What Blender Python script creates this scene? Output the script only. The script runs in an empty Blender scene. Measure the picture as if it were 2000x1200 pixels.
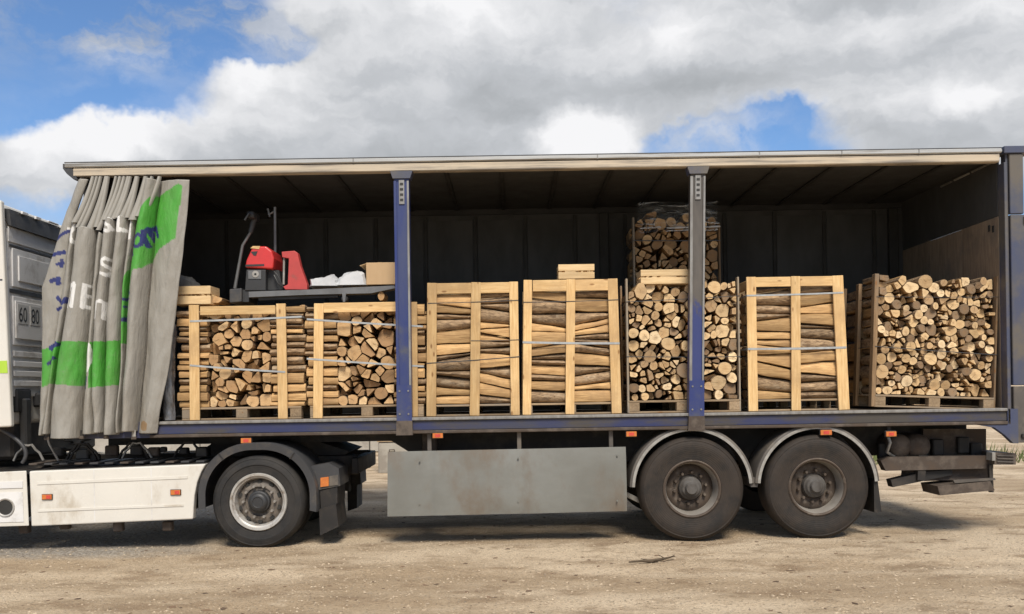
import bpy, bmesh, math, random
from mathutils import Vector, Matrix, noise as mnoise

R = random.Random(7)
rad = math.radians
scene = bpy.context.scene
col = scene.collection

# ------------------------------------------------------------------ camera
CAM_D, CAM_H, ROLL, FPX = 9.5, 1.6, 0.016, 1776.5
cam_data = bpy.data.cameras.new("camera")
cam_data.sensor_width = 36.0
cam_data.lens = 36.0 * FPX / 2000.0
cam_data.shift_y = 163.0 / 2000.0
cam_data.clip_end = 3000
cam = bpy.data.objects.new("camera", cam_data)
col.objects.link(cam)
cam.location = (0, -CAM_D, CAM_H)
cam.rotation_euler = (rad(90), ROLL, 0)
scene.camera = cam

# ------------------------------------------------------------------ light
SUN_EL = rad(50)
SUN_AZ = math.atan2(0.17, -1.0)           # towards the sun: behind the camera, a little to its right
sun_dir = Vector((math.sin(SUN_AZ) * math.cos(SUN_EL), math.cos(SUN_AZ) * math.cos(SUN_EL), math.sin(SUN_EL)))
sun_data = bpy.data.lights.new("sun", 'SUN')
sun_data.energy = 3.9
sun_data.angle = rad(20)
sun_data.color = (1.0, 0.925, 0.82)
sun = bpy.data.objects.new("sun", sun_data)
col.objects.link(sun)
sun.rotation_euler = (-sun_dir).to_track_quat('-Z', 'Y').to_euler()
sun.location = sun_dir * 50

scene.view_settings.view_transform = 'Standard'
scene.view_settings.look = 'None'
scene.view_settings.exposure = 0.15
scene.view_settings.gamma = 1.0
scene.render.engine = 'CYCLES'
scene.cycles.use_denoising = True
scene.cycles.max_bounces = 8
scene.cycles.sample_clamp_indirect = 6


def pdir(px, py):
    """direction towards a point of the sky"""
    dx, dy = px - 1000, 763 - py
    return Vector((dx + dy * ROLL, FPX, dy - dx * ROLL)).normalized()


class NT:
    def __init__(s, tree):
        s.t = tree
        s.t.nodes.clear()

    def n(s, kind, **kw):
        nd = s.t.nodes.new(kind)
        ins = kw.pop('ins', {})
        for k, v in kw.items():
            setattr(nd, k, v)
        for k, v in ins.items():
            s.set(nd.inputs[k], v)
        return nd

    def set(s, sock, v):
        if isinstance(v, bpy.types.NodeSocket):
            s.t.links.new(v, sock)
        else:
            sock.default_value = v

    def math(s, op, a, b=None, c=None, clamp=False):
        nd = s.n('ShaderNodeMath', operation=op, use_clamp=clamp)
        for i, v in enumerate((a, b, c)):
            if v is not None:
                s.set(nd.inputs[i], v)
        return nd.outputs[0]

    def vmath(s, op, a, b=None):
        nd = s.n('ShaderNodeVectorMath', operation=op)
        s.set(nd.inputs[0], a)
        if b is not None:
            s.set(nd.inputs[1], b)
        return nd.outputs['Value'] if op in ('LENGTH', 'DOT_PRODUCT') else nd.outputs[0]

    def noise(s, vec, scale, detail=4, rough=0.55, out='Fac', dist=0.0):
        nd = s.n('ShaderNodeTexNoise', ins={'Scale': scale, 'Detail': detail, 'Roughness': rough, 'Distortion': dist})
        if vec is not None:
            s.set(nd.inputs['Vector'], vec)
        return nd.outputs[out]

    def mapr(s, v, a, b, c=0.0, d=1.0, smooth=True):
        nd = s.n('ShaderNodeMapRange', interpolation_type='SMOOTHSTEP' if smooth else 'LINEAR')
        s.set(nd.inputs['Value'], v)
        nd.inputs['From Min'].default_value = a
        nd.inputs['From Max'].default_value = b
        nd.inputs['To Min'].default_value = c
        nd.inputs['To Max'].default_value = d
        return nd.outputs[0]

    def mix(s, f, a, b, mode='MIX'):
        nd = s.n('ShaderNodeMix', data_type='RGBA', blend_type=mode)
        s.set(nd.inputs[0], f)
        s.set(nd.inputs[6], a if isinstance(a, bpy.types.NodeSocket) else (*a, 1))
        s.set(nd.inputs[7], b if isinstance(b, bpy.types.NodeSocket) else (*b, 1))
        return nd.outputs[2]

    def scalevec(s, vec, sc):
        return s.vmath('MULTIPLY', vec, sc)


world = bpy.data.worlds.new("World")
scene.world = world
world.use_nodes = True
W = NT(world.node_tree)
sky = W.n('ShaderNodeTexSky', sky_type='NISHITA', sun_disc=False, sun_elevation=SUN_EL,
          sun_rotation=SUN_AZ, altitude=200, air_density=1.0, dust_density=0.4, ozone_density=3.0)
tc = W.n('ShaderNodeTexCoord')
D = tc.outputs['Generated']
# cloud field: noise over the whole sky plus the big masses and gaps seen beyond the trailer
warp = W.noise(D, 9.0, 5, 0.6, out='Color')
warp = W.vmath('SUBTRACT', warp, (0.5, 0.5, 0.5))
Dw = W.vmath('ADD', D, W.scalevec(warp, (0.07, 0.07, 0.07)))
warp2 = W.vmath('SUBTRACT', W.noise(D, 30.0, 4, 0.6, out='Color'), (0.5, 0.5, 0.5))
Dw = W.vmath('ADD', Dw, W.scalevec(warp2, (0.02, 0.02, 0.02)))


def blob(px, py, rx, ry, amp, soft=0.0):
    c = pdir(px, py)
    k = FPX / 1.06
    v = W.vmath('SUBTRACT', Dw, tuple(c))
    v = W.scalevec(v, (k / rx, k / rx, k / ry))
    return W.math('MULTIPLY', W.mapr(W.vmath('LENGTH', v), soft, 1.0, 1.0, 0.0), amp)


def addall(lst):
    o = lst[0]
    for b in lst[1:]:
        o = W.math('ADD', o, b)
    return o


n1 = W.noise(W.scalevec(D, (1, 1, 1.9)), 3.1, 9, 0.52)
cover = addall([n1, blob(0, 60, 560, 250, -0.34, 0.4), blob(170, 150, 260, 150, -0.20, 0.4), blob(470, 85, 260, 60, -0.26),
                blob(1528, 248, 80, 48, -0.34), blob(1310, 268, 110, 26, -0.12),
                
                blob(520, 250, 470, 150, 0.45, 0.45), blob(170, 300, 240, 90, 0.45, 0.3), blob(1130, 275, 130, 70, 0.30),
                blob(1250, 80, 900, 190, 0.30, 0.5), blob(1850, 230, 240, 140, 0.3, 0.3)])
mask = W.mapr(W.math('ADD', cover, blob(1000, 330, 1900, 900, -0.06, 0.5)), 0.36, 0.60)
veil = W.mapr(W.noise(W.scalevec(Dw, (1, 1, 2.0)), 11.0, 6, 0.6), 0.36, 0.66)
veil = W.math('MULTIPLY', veil, W.math('ADD', addall([blob(255, 60, 190, 95, 0.85), blob(420, 10, 190, 60, 0.8), blob(560, 70, 170, 60, 0.8), blob(1400, 262, 170, 60, 0.7), blob(90, 30, 200, 60, 0.35)]), W.mapr(n1, 0.35, 0.6, 0.0, 0.25)))
mask = W.math('MAXIMUM', mask, W.math('MINIMUM', veil, 0.8))
nb = W.noise(W.scalevec(Dw, (1, 1, 1.9)), 5.0, 5, 0.45)
nb2 = W.noise(W.scalevec(Dw, (1, 1, 2.2)), 17.0, 5, 0.55)
bright = addall([W.mapr(nb, 0.30, 0.70, 0.30, 0.78), W.mapr(nb2, 0.3, 0.7, -0.10, 0.10),
                 blob(420, 190, 420, 130, 0.40, 0.2), blob(150, 260, 170, 90, 0.42, 0.2), blob(1140, 270, 140, 65, 0.55, 0.3),
                 blob(930, 20, 160, 70, 0.35), blob(1330, 70, 110, 90, 0.28), blob(1900, 180, 200, 60, 0.3),
                 blob(1900, 20, 350, 60, 0.2), blob(930, 170, 420, 110, -0.24, 0.0), blob(1500, 150, 700, 90, -0.20, 0.0),
                 blob(400, 190, 90, 30, -0.25), blob(300, 30, 260, 70, -0.2)])
ccol = W.n('ShaderNodeValToRGB')
cr = ccol.color_ramp
cr.elements[0].position = 0.05
cr.elements[0].color = (0.36, 0.38, 0.40, 1)
cr.elements[1].position = 1.0
cr.elements[1].color = (0.93, 0.93, 0.945, 1)
e = cr.elements.new(0.5)
e.color = (0.55, 0.57, 0.60, 1)
W.set(ccol.inputs[0], bright)
bg1 = W.n('ShaderNodeBackground', ins={'Strength': 0.108})
W.set(bg1.inputs[0], W.mix(1.0, sky.outputs[0], (0.86, 1.03, 1.2), 'MULTIPLY'))
bg2 = W.n('ShaderNodeBackground', ins={'Color': ccol.outputs[0], 'Strength': 0.90})
mx = W.n('ShaderNodeMixShader', ins={0: mask, 1: bg1.outputs[0], 2: bg2.outputs[0]})
wo = W.n('ShaderNodeOutputWorld', ins={0: mx.outputs[0]})

# ------------------------------------------------------------------ helpers


def P(px, py, Y=0.0):
    """measured point of the photograph -> metres, for a thing standing at depth Y"""
    k = (CAM_D + Y) / FPX
    dx, dy = px - 1000, 763 - py
    return ((dx + dy * ROLL) * k, CAM_H + (dy - dx * ROLL) * k)


class MB:
    def __init__(s):
        s.v, s.f, s.m, s.col = [], [], [], None

    def add(s, verts, faces, mi=0):
        o = len(s.v)
        s.v += [tuple(p) for p in verts]
        s.f += [tuple(i + o for i in f) for f in faces]
        s.m += [mi] * len(faces)
        return s

    def box(s, a, b, mi=0, c=0.004, M=None):
        a, b = [min(p, q) for p, q in zip(a, b)], [max(p, q) for p, q in zip(a, b)]
        ctr = [(p + q) / 2 for p, q in zip(a, b)]
        h = [(q - p) / 2 for p, q in zip(a, b)]
        c = min(c, *(x * 0.45 for x in h))
        vs, idx = [], {}
        for sx in (-1, 1):
            for sy in (-1, 1):
                for sz in (-1, 1):
                    for ax in range(3):
                        sg = (sx, sy, sz)
                        p = [ctr[k] + sg[k] * (h[k] if k == ax else h[k] - c) for k in range(3)]
                        idx[(sx, sy, sz, ax)] = len(vs)
                        vs.append(p)
        fs = []
        for ax in range(3):
            o1, o2 = [k for k in range(3) if k != ax]
            for sg in (-1, 1):
                q = []
                for s1, s2 in ((-1, -1), (1, -1), (1, 1), (-1, 1)):
                    t = [0, 0, 0]
                    t[ax], t[o1], t[o2] = sg, s1, s2
                    q.append(idx[(*t, ax)])
                fs.append(q)
            for s1 in (-1, 1):
                for s2 in (-1, 1):
                    q = []
                    for s3, which in ((-1, o1), (1, o1), (1, o2), (-1, o2)):
                        t = [0, 0, 0]
                        t[ax], t[o1], t[o2] = s3, s1, s2
                        q.append(idx[(*t, which)])
                    fs.append(q)
        for sx in (-1, 1):
            for sy in (-1, 1):
                for sz in (-1, 1):
                    fs.append([idx[(sx, sy, sz, k)] for k in range(3)])
        if M is not None:
            vs = [tuple(M @ Vector(p)) for p in vs]
        return s.add(vs, fs, mi)

    def bar(s, p0, p1, w, h, mi=0, up=(0, 0, 1), c=0.003):
        p0, p1 = Vector(p0), Vector(p1)
        x = (p1 - p0)
        L = x.length
        x.normalize()
        u = Vector(up)
        if abs(x.dot(u)) > 0.97:
            u = Vector((0, 1, 0))
        y = u.cross(x).normalized()
        z = x.cross(y)
        M = Matrix(((x.x, y.x, z.x, (p0.x + p1.x) / 2), (x.y, y.y, z.y, (p0.y + p1.y) / 2),
                    (x.z, y.z, z.z, (p0.z + p1.z) / 2), (0, 0, 0, 1)))
        return s.box((-L / 2, -w / 2, -h / 2), (L / 2, w / 2, h / 2), mi, c, M)

    def prism(s, poly, y0, y1, mi=0, mside=None):
        """polygon in XZ pulled along Y"""
        n = len(poly)
        vs = [(x, y0, z) for x, z in poly] + [(x, y1, z) for x, z in poly]
        s.add(vs, [tuple(range(n)), tuple(range(2 * n - 1, n - 1, -1))], mi)
        o = len(s.v) - 2 * n
        for i in range(n):
            j = (i + 1) % n
            s.f.append((o + i, o + j, o + n + j, o + n + i))
            s.m.append(mi if mside is None else mside)
        return s

    def lathe(s, prof, c, n=48, mi=0, a0=0.0, a1=2 * math.pi, mats=None, axis='Y'):
        full = abs(a1 - a0 - 2 * math.pi) < 1e-6
        k = n if full else n + 1
        vs = []
        for i in range(k):
            a = a0 + (a1 - a0) * i / n
            for r, y in prof:
                if axis == 'Y':
                    vs.append((c[0] + r * math.cos(a), c[1] + y, c[2] + r * math.sin(a)))
                elif axis == 'X':
                    vs.append((c[0] + y, c[1] + r * math.cos(a), c[2] + r * math.sin(a)))
                else:
                    vs.append((c[0] + r * math.cos(a), c[1] + r * math.sin(a), c[2] + y))
        m = len(prof)
        o = len(s.v)
        s.v += vs
        for i in range(n):
            j = (i + 1) % k
            for q in range(m - 1):
                s.f.append((o + i * m + q, o + i * m + q + 1, o + j * m + q + 1, o + j * m + q))
                s.m.append(mats[q] if mats else mi)
        return s

    def cyl(s, p0, p1, r0, r1=None, n=16, mi=0):
        return s.tube([p0, p1], [r0, r0 if r1 is None else r1], n, mi)

    def tube(s, path, r, n=8, mi=0, cap=True):
        path = [Vector(p) for p in path]
        rr = r if isinstance(r, (list, tuple)) else [r] * len(path)
        o = len(s.v)
        prev = None
        for i, p in enumerate(path):
            t = (path[min(i + 1, len(path) - 1)] - path[max(i - 1, 0)]).normalized()
            if prev is None:
                u = Vector((0, 0, 1)) if abs(t.z) < 0.9 else Vector((1, 0, 0))
            else:
                u = prev
            x = (u - t * u.dot(t)).normalized()
            prev = x
            y = t.cross(x)
            for k in range(n):
                a = 2 * math.pi * k / n
                s.v.append(tuple(p + (x * math.cos(a) + y * math.sin(a)) * rr[i]))
        for i in range(len(path) - 1):
            for k in range(n):
                q = (k + 1) % n
                s.f.append((o + i * n + k, o + i * n + q, o + (i + 1) * n + q, o + (i + 1) * n + k))
                s.m.append(mi)
        if cap:
            s.f.append(tuple(o + k for k in range(n)))
            e = o + (len(path) - 1) * n
            s.f.append(tuple(e + k for k in reversed(range(n))))
            s.m += [mi, mi]
        return s

    def grid(s, rows, mi=0):
        """rows: list of equal-length lists of points"""
        o = len(s.v)
        w = len(rows[0])
        for r_ in rows:
            s.v += [tuple(p) for p in r_]
        for i in range(len(rows) - 1):
            for k in range(w - 1):
                s.f.append((o + i * w + k, o + i * w + k + 1, o + (i + 1) * w + k + 1, o + (i + 1) * w + k))
                s.m.append(mi)
        return s

    def build(s, name, mats, parent=None, origin=None, smooth=None, recalc=True, colors=None):
        if not isinstance(mats, (list, tuple)):
            mats = [mats]
        if origin is None:
            lo = [min(p[k] for p in s.v) for k in range(3)]
            hi = [max(p[k] for p in s.v) for k in range(3)]
            origin = [(p + q) / 2 for p, q in zip(lo, hi)]
        origin = Vector(origin)
        me = bpy.data.meshes.new(name)
        me.from_pydata([tuple(Vector(p) - origin) for p in s.v], [], s.f)
        for m in mats:
            me.materials.append(m)
        me.polygons.foreach_set('material_index', s.m)
        if recalc:
            bm = bmesh.new()
            bm.from_mesh(me)
            bmesh.ops.recalc_face_normals(bm, faces=bm.faces)
            bm.to_mesh(me)
            bm.free()
        if colors is not None:
            at = me.attributes.new('print', 'FLOAT_COLOR', 'POINT')
            flat = []
            for c in colors:
                flat += [*c, 1.0]
            at.data.foreach_set('color', flat)
        if smooth is not None:
            me.shade_smooth()
            me.set_sharp_from_angle(angle=rad(smooth))
        me.update()
        o = bpy.data.objects.new(name, me)
        col.objects.link(o)
        place(o, origin, parent)
        return o


WORLD = {}


def place(o, origin, parent):
    WORLD[o] = Vector(origin)
    if parent is not None:
        o.parent = parent
        o.location = WORLD[o] - WORLD[parent]
    else:
        o.location = origin


def tag(o, label=None, cat=None, group=None, kind=None):
    for k, v in (('label', label), ('category', cat), ('group', group), ('kind', kind)):
        if v:
            o[k] = v
    return o


def thing(name, label, cat, loc, group=None):
    o = bpy.data.objects.new(name, None)
    o.empty_display_size = 0.1
    col.objects.link(o)
    place(o, loc, None)
    return tag(o, label, cat, group)


def share(o, delta, parent, name=None):
    """another copy of a part, sharing its mesh"""
    c = o.copy()
    if name:
        c.name = name
    col.objects.link(c)
    place(c, WORLD[o] + Vector(delta), parent)
    return c


# ------------------------------------------------------------------ materials


def pbr(name):
    m = bpy.data.materials.new(name)
    m.use_nodes = True
    t = NT(m.node_tree)
    b = t.n('ShaderNodeBsdfPrincipled')
    t.n('ShaderNodeOutputMaterial', ins={0: b.outputs[0]})
    return m, t, b


def objvec(t, rand=True):
    c = t.n('ShaderNodeTexCoord').outputs['Object']
    if rand:
        oi = t.n('ShaderNodeObjectInfo')
        off = t.scalevec(t.n('ShaderNodeCombineXYZ', ins={0: oi.outputs['Random'], 1: oi.outputs['Random'], 2: oi.outputs['Random']}).outputs[0], (37.0, 71.0, 53.0))
        return t.vmath('ADD', c, off), c, oi.outputs['Random']
    return c, c, None


def bump(t, b, h, strength, dist):
    nd = t.n('ShaderNodeBump', ins={'Height': h, 'Strength': strength, 'Distance': dist})
    t.set(b.inputs['Normal'], nd.outputs[0])


def mat(name, c1, c2=None, scale=6.0, rough=0.6, stretch=(1, 1, 1), metal=0.0, bmp=0.0, dirt=None, dirt_amt=0.5,
        dirt_scale=3.0, rand=0.0, lo=0.3, hi=0.7, spec=0.5, coat=0.0, detail=6, dstretch=(1, 1, 1)):
    m, t, b = pbr(name)
    v, c, rnd = objvec(t)
    f = t.noise(t.scalevec(v, stretch), scale, detail, 0.6)
    c2 = c2 or tuple(x * 0.75 for x in c1)
    colr = t.mix(t.mapr(f, lo, hi), c2, c1)
    if rand:
        colr = t.mix(1.0, colr, t.n('ShaderNodeCombineColor', ins={0: t.mapr(rnd, 0, 1, 1 - rand, 1 + rand * 0.5, False), 1: t.mapr(rnd, 0, 1, 1 - rand, 1 + rand * 0.5, False), 2: t.mapr(rnd, 0, 1, 1 - rand, 1 + rand * 0.5, False)}).outputs[0], 'MULTIPLY')
    rg = t.mapr(f, 0.2, 0.8, min(1, rough + 0.1), max(0, rough - 0.1))
    if dirt:
        d = t.noise(t.scalevec(v, dstretch), dirt_scale, 8, 0.65)
        colr = t.mix(t.mapr(d, 0.62 - dirt_amt * 0.4, 0.80 - dirt_amt * 0.4), colr, dirt)
    t.set(b.inputs['Base Color'], colr)
    t.set(b.inputs['Roughness'], rg)
    b.inputs['Metallic'].default_value = metal
    b.inputs['Specular IOR Level'].default_value = spec
    b.inputs['Coat Weight'].default_value = coat
    if bmp:
        bump(t, b, f, bmp, 0.01)
    return m


def wood(name, axis, light, dark, rough=0.75, rnd_amt=0.28, knots=True, weather=None, fibre=1.0):
    m, t, b = pbr(name)
    v, c, rnd = objvec(t)
    st = {'X': (1.2, 16, 16), 'Y': (16, 1.2, 16), 'Z': (16, 16, 1.2)}[axis]
    g = t.noise(t.scalevec(v, st), 3.5 * fibre, 7, 0.62, dist=0.6)
    g2 = t.noise(t.scalevec(v, tuple(0.25 * x + 0.6 for x in st)), 2.0, 4, 0.6)
    colr = t.mix(t.mapr(g, 0.32, 0.68), dark, light)
    colr = t.mix(t.mapr(g2, 0.42, 0.75, 0, 0.45), colr, tuple(x * 0.62 for x in dark))
    if weather:
        w = t.noise(v, 2.3, 7, 0.65)
        colr = t.mix(t.mapr(w, 0.45, 0.68, 0, 0.8), colr, weather)
    if knots:
        sv = t.scalevec(v, {'X': (5.0, 13, 13), 'Y': (13, 5.0, 13), 'Z': (13, 13, 5.0)}[axis])
        vo = t.n('ShaderNodeTexVoronoi', ins={'Vector': sv, 'Scale': 0.9})
        colr = t.mix(t.mapr(vo.outputs['Distance'], 0.06, 0.17, 0.85, 0.0), colr, (0.25, 0.125, 0.05))
    k = t.mapr(rnd, 0, 1, 1 - rnd_amt, 1 + rnd_amt * 0.35, False)
    k2 = t.math('MULTIPLY', k, 0.96)
    colr = t.mix(1.0, colr, t.n('ShaderNodeCombineColor', ins={0: k, 1: t.math('MULTIPLY', k, 0.985), 2: k2}).outputs[0], 'MULTIPLY')
    t.set(b.inputs['Base Color'], colr)
    b.inputs['Roughness'].default_value = rough
    b.inputs['Specular IOR Level'].default_value = 0.25
    bump(t, b, g, 0.5, 0.004)
    return m


PINE_L, PINE_D = (0.78, 0.555, 0.285), (0.62, 0.40, 0.18)
M = {}
for ax in 'XYZ':
    M['pine' + ax] = wood('pine_' + ax, ax, PINE_L, PINE_D, rnd_amt=0.26, weather=(0.50, 0.33, 0.165))
    M['pallet' + ax] = wood('pallet_wood_' + ax, ax, (0.42, 0.31, 0.195), (0.27, 0.19, 0.115), weather=(0.24, 0.205, 0.165))
    M['pale' + ax] = wood('pale_wood_' + ax, ax, (0.74, 0.56, 0.33), (0.62, 0.44, 0.235), rnd_amt=0.15, knots=False)
    M['split' + ax] = wood('split_wood_' + ax, ax, (0.70, 0.46, 0.215), (0.42, 0.25, 0.11), rnd_amt=0.42, knots=False, fibre=1.4, weather=(0.38, 0.235, 0.115))
    M['greyboard' + ax] = wood('grey_board_' + ax, ax, (0.40, 0.335, 0.25), (0.26, 0.21, 0.15), weather=(0.23, 0.21, 0.185))
    M['brownboard' + ax] = wood('brown_board_' + ax, ax, (0.34, 0.225, 0.125), (0.22, 0.14, 0.075), weather=(0.20, 0.16, 0.12))


def bark(name, axis):
    m, t, b = pbr(name)
    v, c, rnd = objvec(t)
    st = {'X': (2.2, 7, 7), 'Y': (7, 2.2, 7), 'Z': (7, 7, 2.2)}[axis]
    g = t.noise(t.scalevec(v, st), 5.0, 9, 0.7, dist=0.8)
    l = t.noise(v, 7.0, 5, 0.6)
    colr = t.mix(t.mapr(g, 0.33, 0.66), (0.135, 0.084, 0.046), (0.43, 0.295, 0.168))
    colr = t.mix(t.mapr(l, 0.54, 0.70, 0, 0.6), colr, (0.43, 0.34, 0.23))
    k = t.mapr(rnd, 0, 1, 0.7, 1.15, False)
    colr = t.mix(1.0, colr, t.n('ShaderNodeCombineColor', ins={0: k, 1: k, 2: k}).outputs[0], 'MULTIPLY')
    t.set(b.inputs['Base Color'], colr)
    b.inputs['Roughness'].default_value = 0.9
    bump(t, b, g, 0.9, 0.012)
    return m


for ax in 'XY':
    M['bark' + ax] = bark('bark_' + ax, ax)


def log_end(name, ramp):
    m, t, b = pbr(name)
    v, c, rnd = objvec(t)
    rm = t.n('ShaderNodeValToRGB')
    el = rm.color_ramp.elements
    rm.color_ramp.interpolation = 'LINEAR'
    el[0].position, el[0].color = ramp[0][0], (*ramp[0][1], 1)
    el[1].position, el[1].color = ramp[-1][0], (*ramp[-1][1], 1)
    for p, cc in ramp[1:-1]:
        q = el.new(p)
        q.color = (*cc, 1)
    t.set(rm.inputs[0], rnd)
    flat = t.scalevec(c, (1, 0, 1))
    wob = t.scalevec(t.vmath('SUBTRACT', t.noise(v, 14.0, 3, 0.6, out='Color'), (0.5, 0.5, 0.5)), (0.02, 0.0, 0.02))
    rr = t.vmath('LENGTH', t.vmath('ADD', flat, wob))
    sepc = t.n('ShaderNodeSeparateXYZ', ins={0: c})
    th = t.math('ARCTAN2', sepc.outputs[2], sepc.outputs[0])
    cr_ = None
    for kk, wd in ((6.283, 0.0022), (53.0, 0.0016)):
        dth = t.math('SUBTRACT', th, t.math('MULTIPLY', rnd, kk))
        line = t.math('MULTIPLY', t.mapr(t.math('MULTIPLY', t.math('ABSOLUTE', t.math('SINE', dth)), rr), wd * 0.4, wd, 1.0, 0.0), t.math('GREATER_THAN', t.math('COSINE', dth), 0.0))
        cr_ = line if cr_ is None else t.math('MAXIMUM', cr_, line)
    rings = t.math('SINE', t.math('MULTIPLY', rr, 620.0))
    colr = t.mix(t.mapr(rings, -1, 1, 0.0, 0.30), rm.outputs[0], (0.30, 0.165, 0.065))
    heart = t.mapr(rr, 0.0, 0.045, 0.35, 0.0)
    colr = t.mix(heart, colr, (0.36, 0.20, 0.085))
    saw = t.noise(t.scalevec(v, (5, 5, 34)), 4.0, 5, 0.6)
    colr = t.mix(t.mapr(saw, 0.38, 0.7, 0.0, 0.28), colr, (0.26, 0.155, 0.075))
    st = t.noise(v, 11.0, 5, 0.6)
    colr = t.mix(t.mapr(st, 0.50, 0.72, 0.0, 0.55), colr, (0.25, 0.17, 0.10))
    colr = t.mix(t.math('MULTIPLY', cr_, t.mapr(t.noise(v, 9.0, 3, 0.5), 0.4, 0.55)), colr, (0.09, 0.055, 0.03))
    t.set(b.inputs['Base Color'], colr)
    b.inputs['Roughness'].default_value = 0.85
    b.inputs['Specular IOR Level'].default_value = 0.2
    bump(t, b, saw, 0.5, 0.004)
    return m


M['end_warm'] = log_end('cut_end_warm', [(0.0, (0.22, 0.145, 0.085)), (0.15, (0.40, 0.245, 0.125)), (0.5, (0.56, 0.355, 0.175)), (0.8, (0.68, 0.46, 0.24)), (1.0, (0.82, 0.62, 0.36))])
M['end_pale'] = log_end('cut_end_pale', [(0.0, (0.16, 0.12, 0.085)), (0.16, (0.25, 0.19, 0.13)), (0.2, (0.48, 0.335, 0.19)), (0.5, (0.70, 0.495, 0.26)), (0.85, (0.84, 0.63, 0.365)), (1.0, (0.90, 0.72, 0.46))])

M['blue'] = mat('worn_blue_paint', (0.024, 0.032, 0.105), (0.042, 0.046, 0.078), 2.2, 0.5, (0.6, 1, 1.5), dirt=(0.062, 0.054, 0.046), dirt_amt=0.54, dirt_scale=2.6, bmp=0.05, dstretch=(0.35, 1, 1.6))
M['blue_post'] = mat('post_blue_paint', (0.024, 0.038, 0.155), (0.042, 0.055, 0.135), 3.0, 0.42, (2, 2, 0.4), dirt=(0.085, 0.088, 0.10), dirt_amt=0.30, dirt_scale=1.6, bmp=0.03)
def worn_post(name):
    m, t, b = pbr(name)
    v, c, rnd = objvec(t)
    f = t.noise(t.scalevec(v, (2, 2, 0.5)), 3.0, 6, 0.6)
    grey = t.mix(t.mapr(f, 0.3, 0.7), (0.066, 0.058, 0.05), (0.115, 0.10, 0.085))
    z = t.n('ShaderNodeSeparateXYZ', ins={0: c}).outputs[2]
    e = t.math('ADD', t.mapr(z, -0.60, 0.35, 0.45, 0.0), t.noise(t.scalevec(v, (3, 3, 1.4)), 2.2, 7, 0.65))
    colr = t.mix(t.mapr(e, 0.62, 0.74, 0.0, 0.9), grey, (0.026, 0.042, 0.165))
    t.set(b.inputs['Base Color'], colr)
    b.inputs['Roughness'].default_value = 0.45
    bump(t, b, f, 0.05, 0.01)
    return m


M['grey_post'] = worn_post('bare_grey_post')
M['blue_frame'] = mat('rear_frame_blue', (0.050, 0.063, 0.125), (0.075, 0.078, 0.095), 2.0, 0.5, (1, 1, 0.5), dirt=(0.12, 0.105, 0.085), dirt_amt=0.40, dirt_scale=1.3)
M['edge'] = mat('worn_bright_edge', (0.32, 0.31, 0.29), (0.19, 0.18, 0.165), 9, 0.4, (2, 2, 0.5), metal=0.3)
M['alu'] = mat('dull_aluminium', (0.52, 0.52, 0.50), (0.36, 0.355, 0.34), 5, 0.45, (0.2, 3, 3), metal=0.35, dirt=(0.22, 0.20, 0.17), dirt_amt=0.35, dirt_scale=5, dstretch=(0.15, 1, 3))
M['cream'] = mat('dirty_cream_rail', (0.56, 0.46, 0.33), (0.44, 0.38, 0.29), 4, 0.55, (0.25, 2, 2), dirt=(0.22, 0.19, 0.155), dirt_amt=0.42, dirt_scale=6, dstretch=(0.15, 1, 4))
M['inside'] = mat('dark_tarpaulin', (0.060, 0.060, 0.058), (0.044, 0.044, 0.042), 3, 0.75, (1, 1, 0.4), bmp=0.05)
M['inside_line'] = mat('dark_batten', (0.030, 0.029, 0.026), None, 4, 0.7)
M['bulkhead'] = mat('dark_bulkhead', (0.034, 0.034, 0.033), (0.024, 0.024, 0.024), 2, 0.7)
M['ply'] = wood('scuffed_plywood', 'Z', (0.36, 0.28, 0.20), (0.25, 0.19, 0.14), weather=(0.20, 0.165, 0.135), knots=False)
M['deck'] = wood('trailer_deck', 'X', (0.20, 0.16, 0.12), (0.12, 0.095, 0.07), weather=(0.13, 0.12, 0.105))
M['black'] = mat('black_steel', (0.012, 0.011, 0.010), (0.020, 0.017, 0.015), 6, 0.65, dirt=(0.042, 0.034, 0.026), dirt_amt=0.38, dirt_scale=4)
M['rusty'] = mat('rusty_dark_steel', (0.040, 0.033, 0.028), (0.075, 0.052, 0.036), 5, 0.75, dirt=(0.11, 0.085, 0.065), dirt_amt=0.42, dirt_scale=5, bmp=0.1)
M['plastic'] = mat('grey_plastic', (0.050, 0.050, 0.053), (0.040, 0.040, 0.041), 4, 0.5, dirt=(0.085, 0.075, 0.062), dirt_amt=0.30, dirt_scale=4)
M['guard'] = mat('dusty_mudguard', (0.10, 0.088, 0.077), (0.075, 0.066, 0.057), 4, 0.6, dirt=(0.135, 0.115, 0.092), dirt_amt=0.45, dirt_scale=3)
M['trim'] = mat('pale_guard_edge', (0.36, 0.35, 0.325), (0.24, 0.225, 0.20), 12, 0.45)
M['skirt'] = mat('dusty_grey_panel', (0.200, 0.203, 0.185), (0.155, 0.153, 0.134), 2.2, 0.5, (0.7, 1, 1), dirt=(0.150, 0.122, 0.092), dirt_amt=0.36, dirt_scale=1.3, detail=9, dstretch=(1, 1, 0.6))
M['white'] = mat('white_truck_paint', (0.70, 0.675, 0.61), (0.64, 0.61, 0.545), 1.5, 0.3, coat=0.3, dirt=(0.48, 0.425, 0.34), dirt_amt=0.17, dirt_scale=2.5, dstretch=(1, 1, 0.5))
M['cabgrey'] = mat('cab_back_grey', (0.74, 0.73, 0.71), (0.66, 0.65, 0.63), 2, 0.5, dirt=(0.48, 0.455, 0.42), dirt_amt=0.32, dirt_scale=3)
M['lime'] = mat('lime_stripe', (0.42, 0.62, 0.06), (0.40, 0.60, 0.05), 3, 0.4)
M['ink'] = mat('black_ink', (0.02, 0.02, 0.02), None, 3, 0.5)
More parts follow.
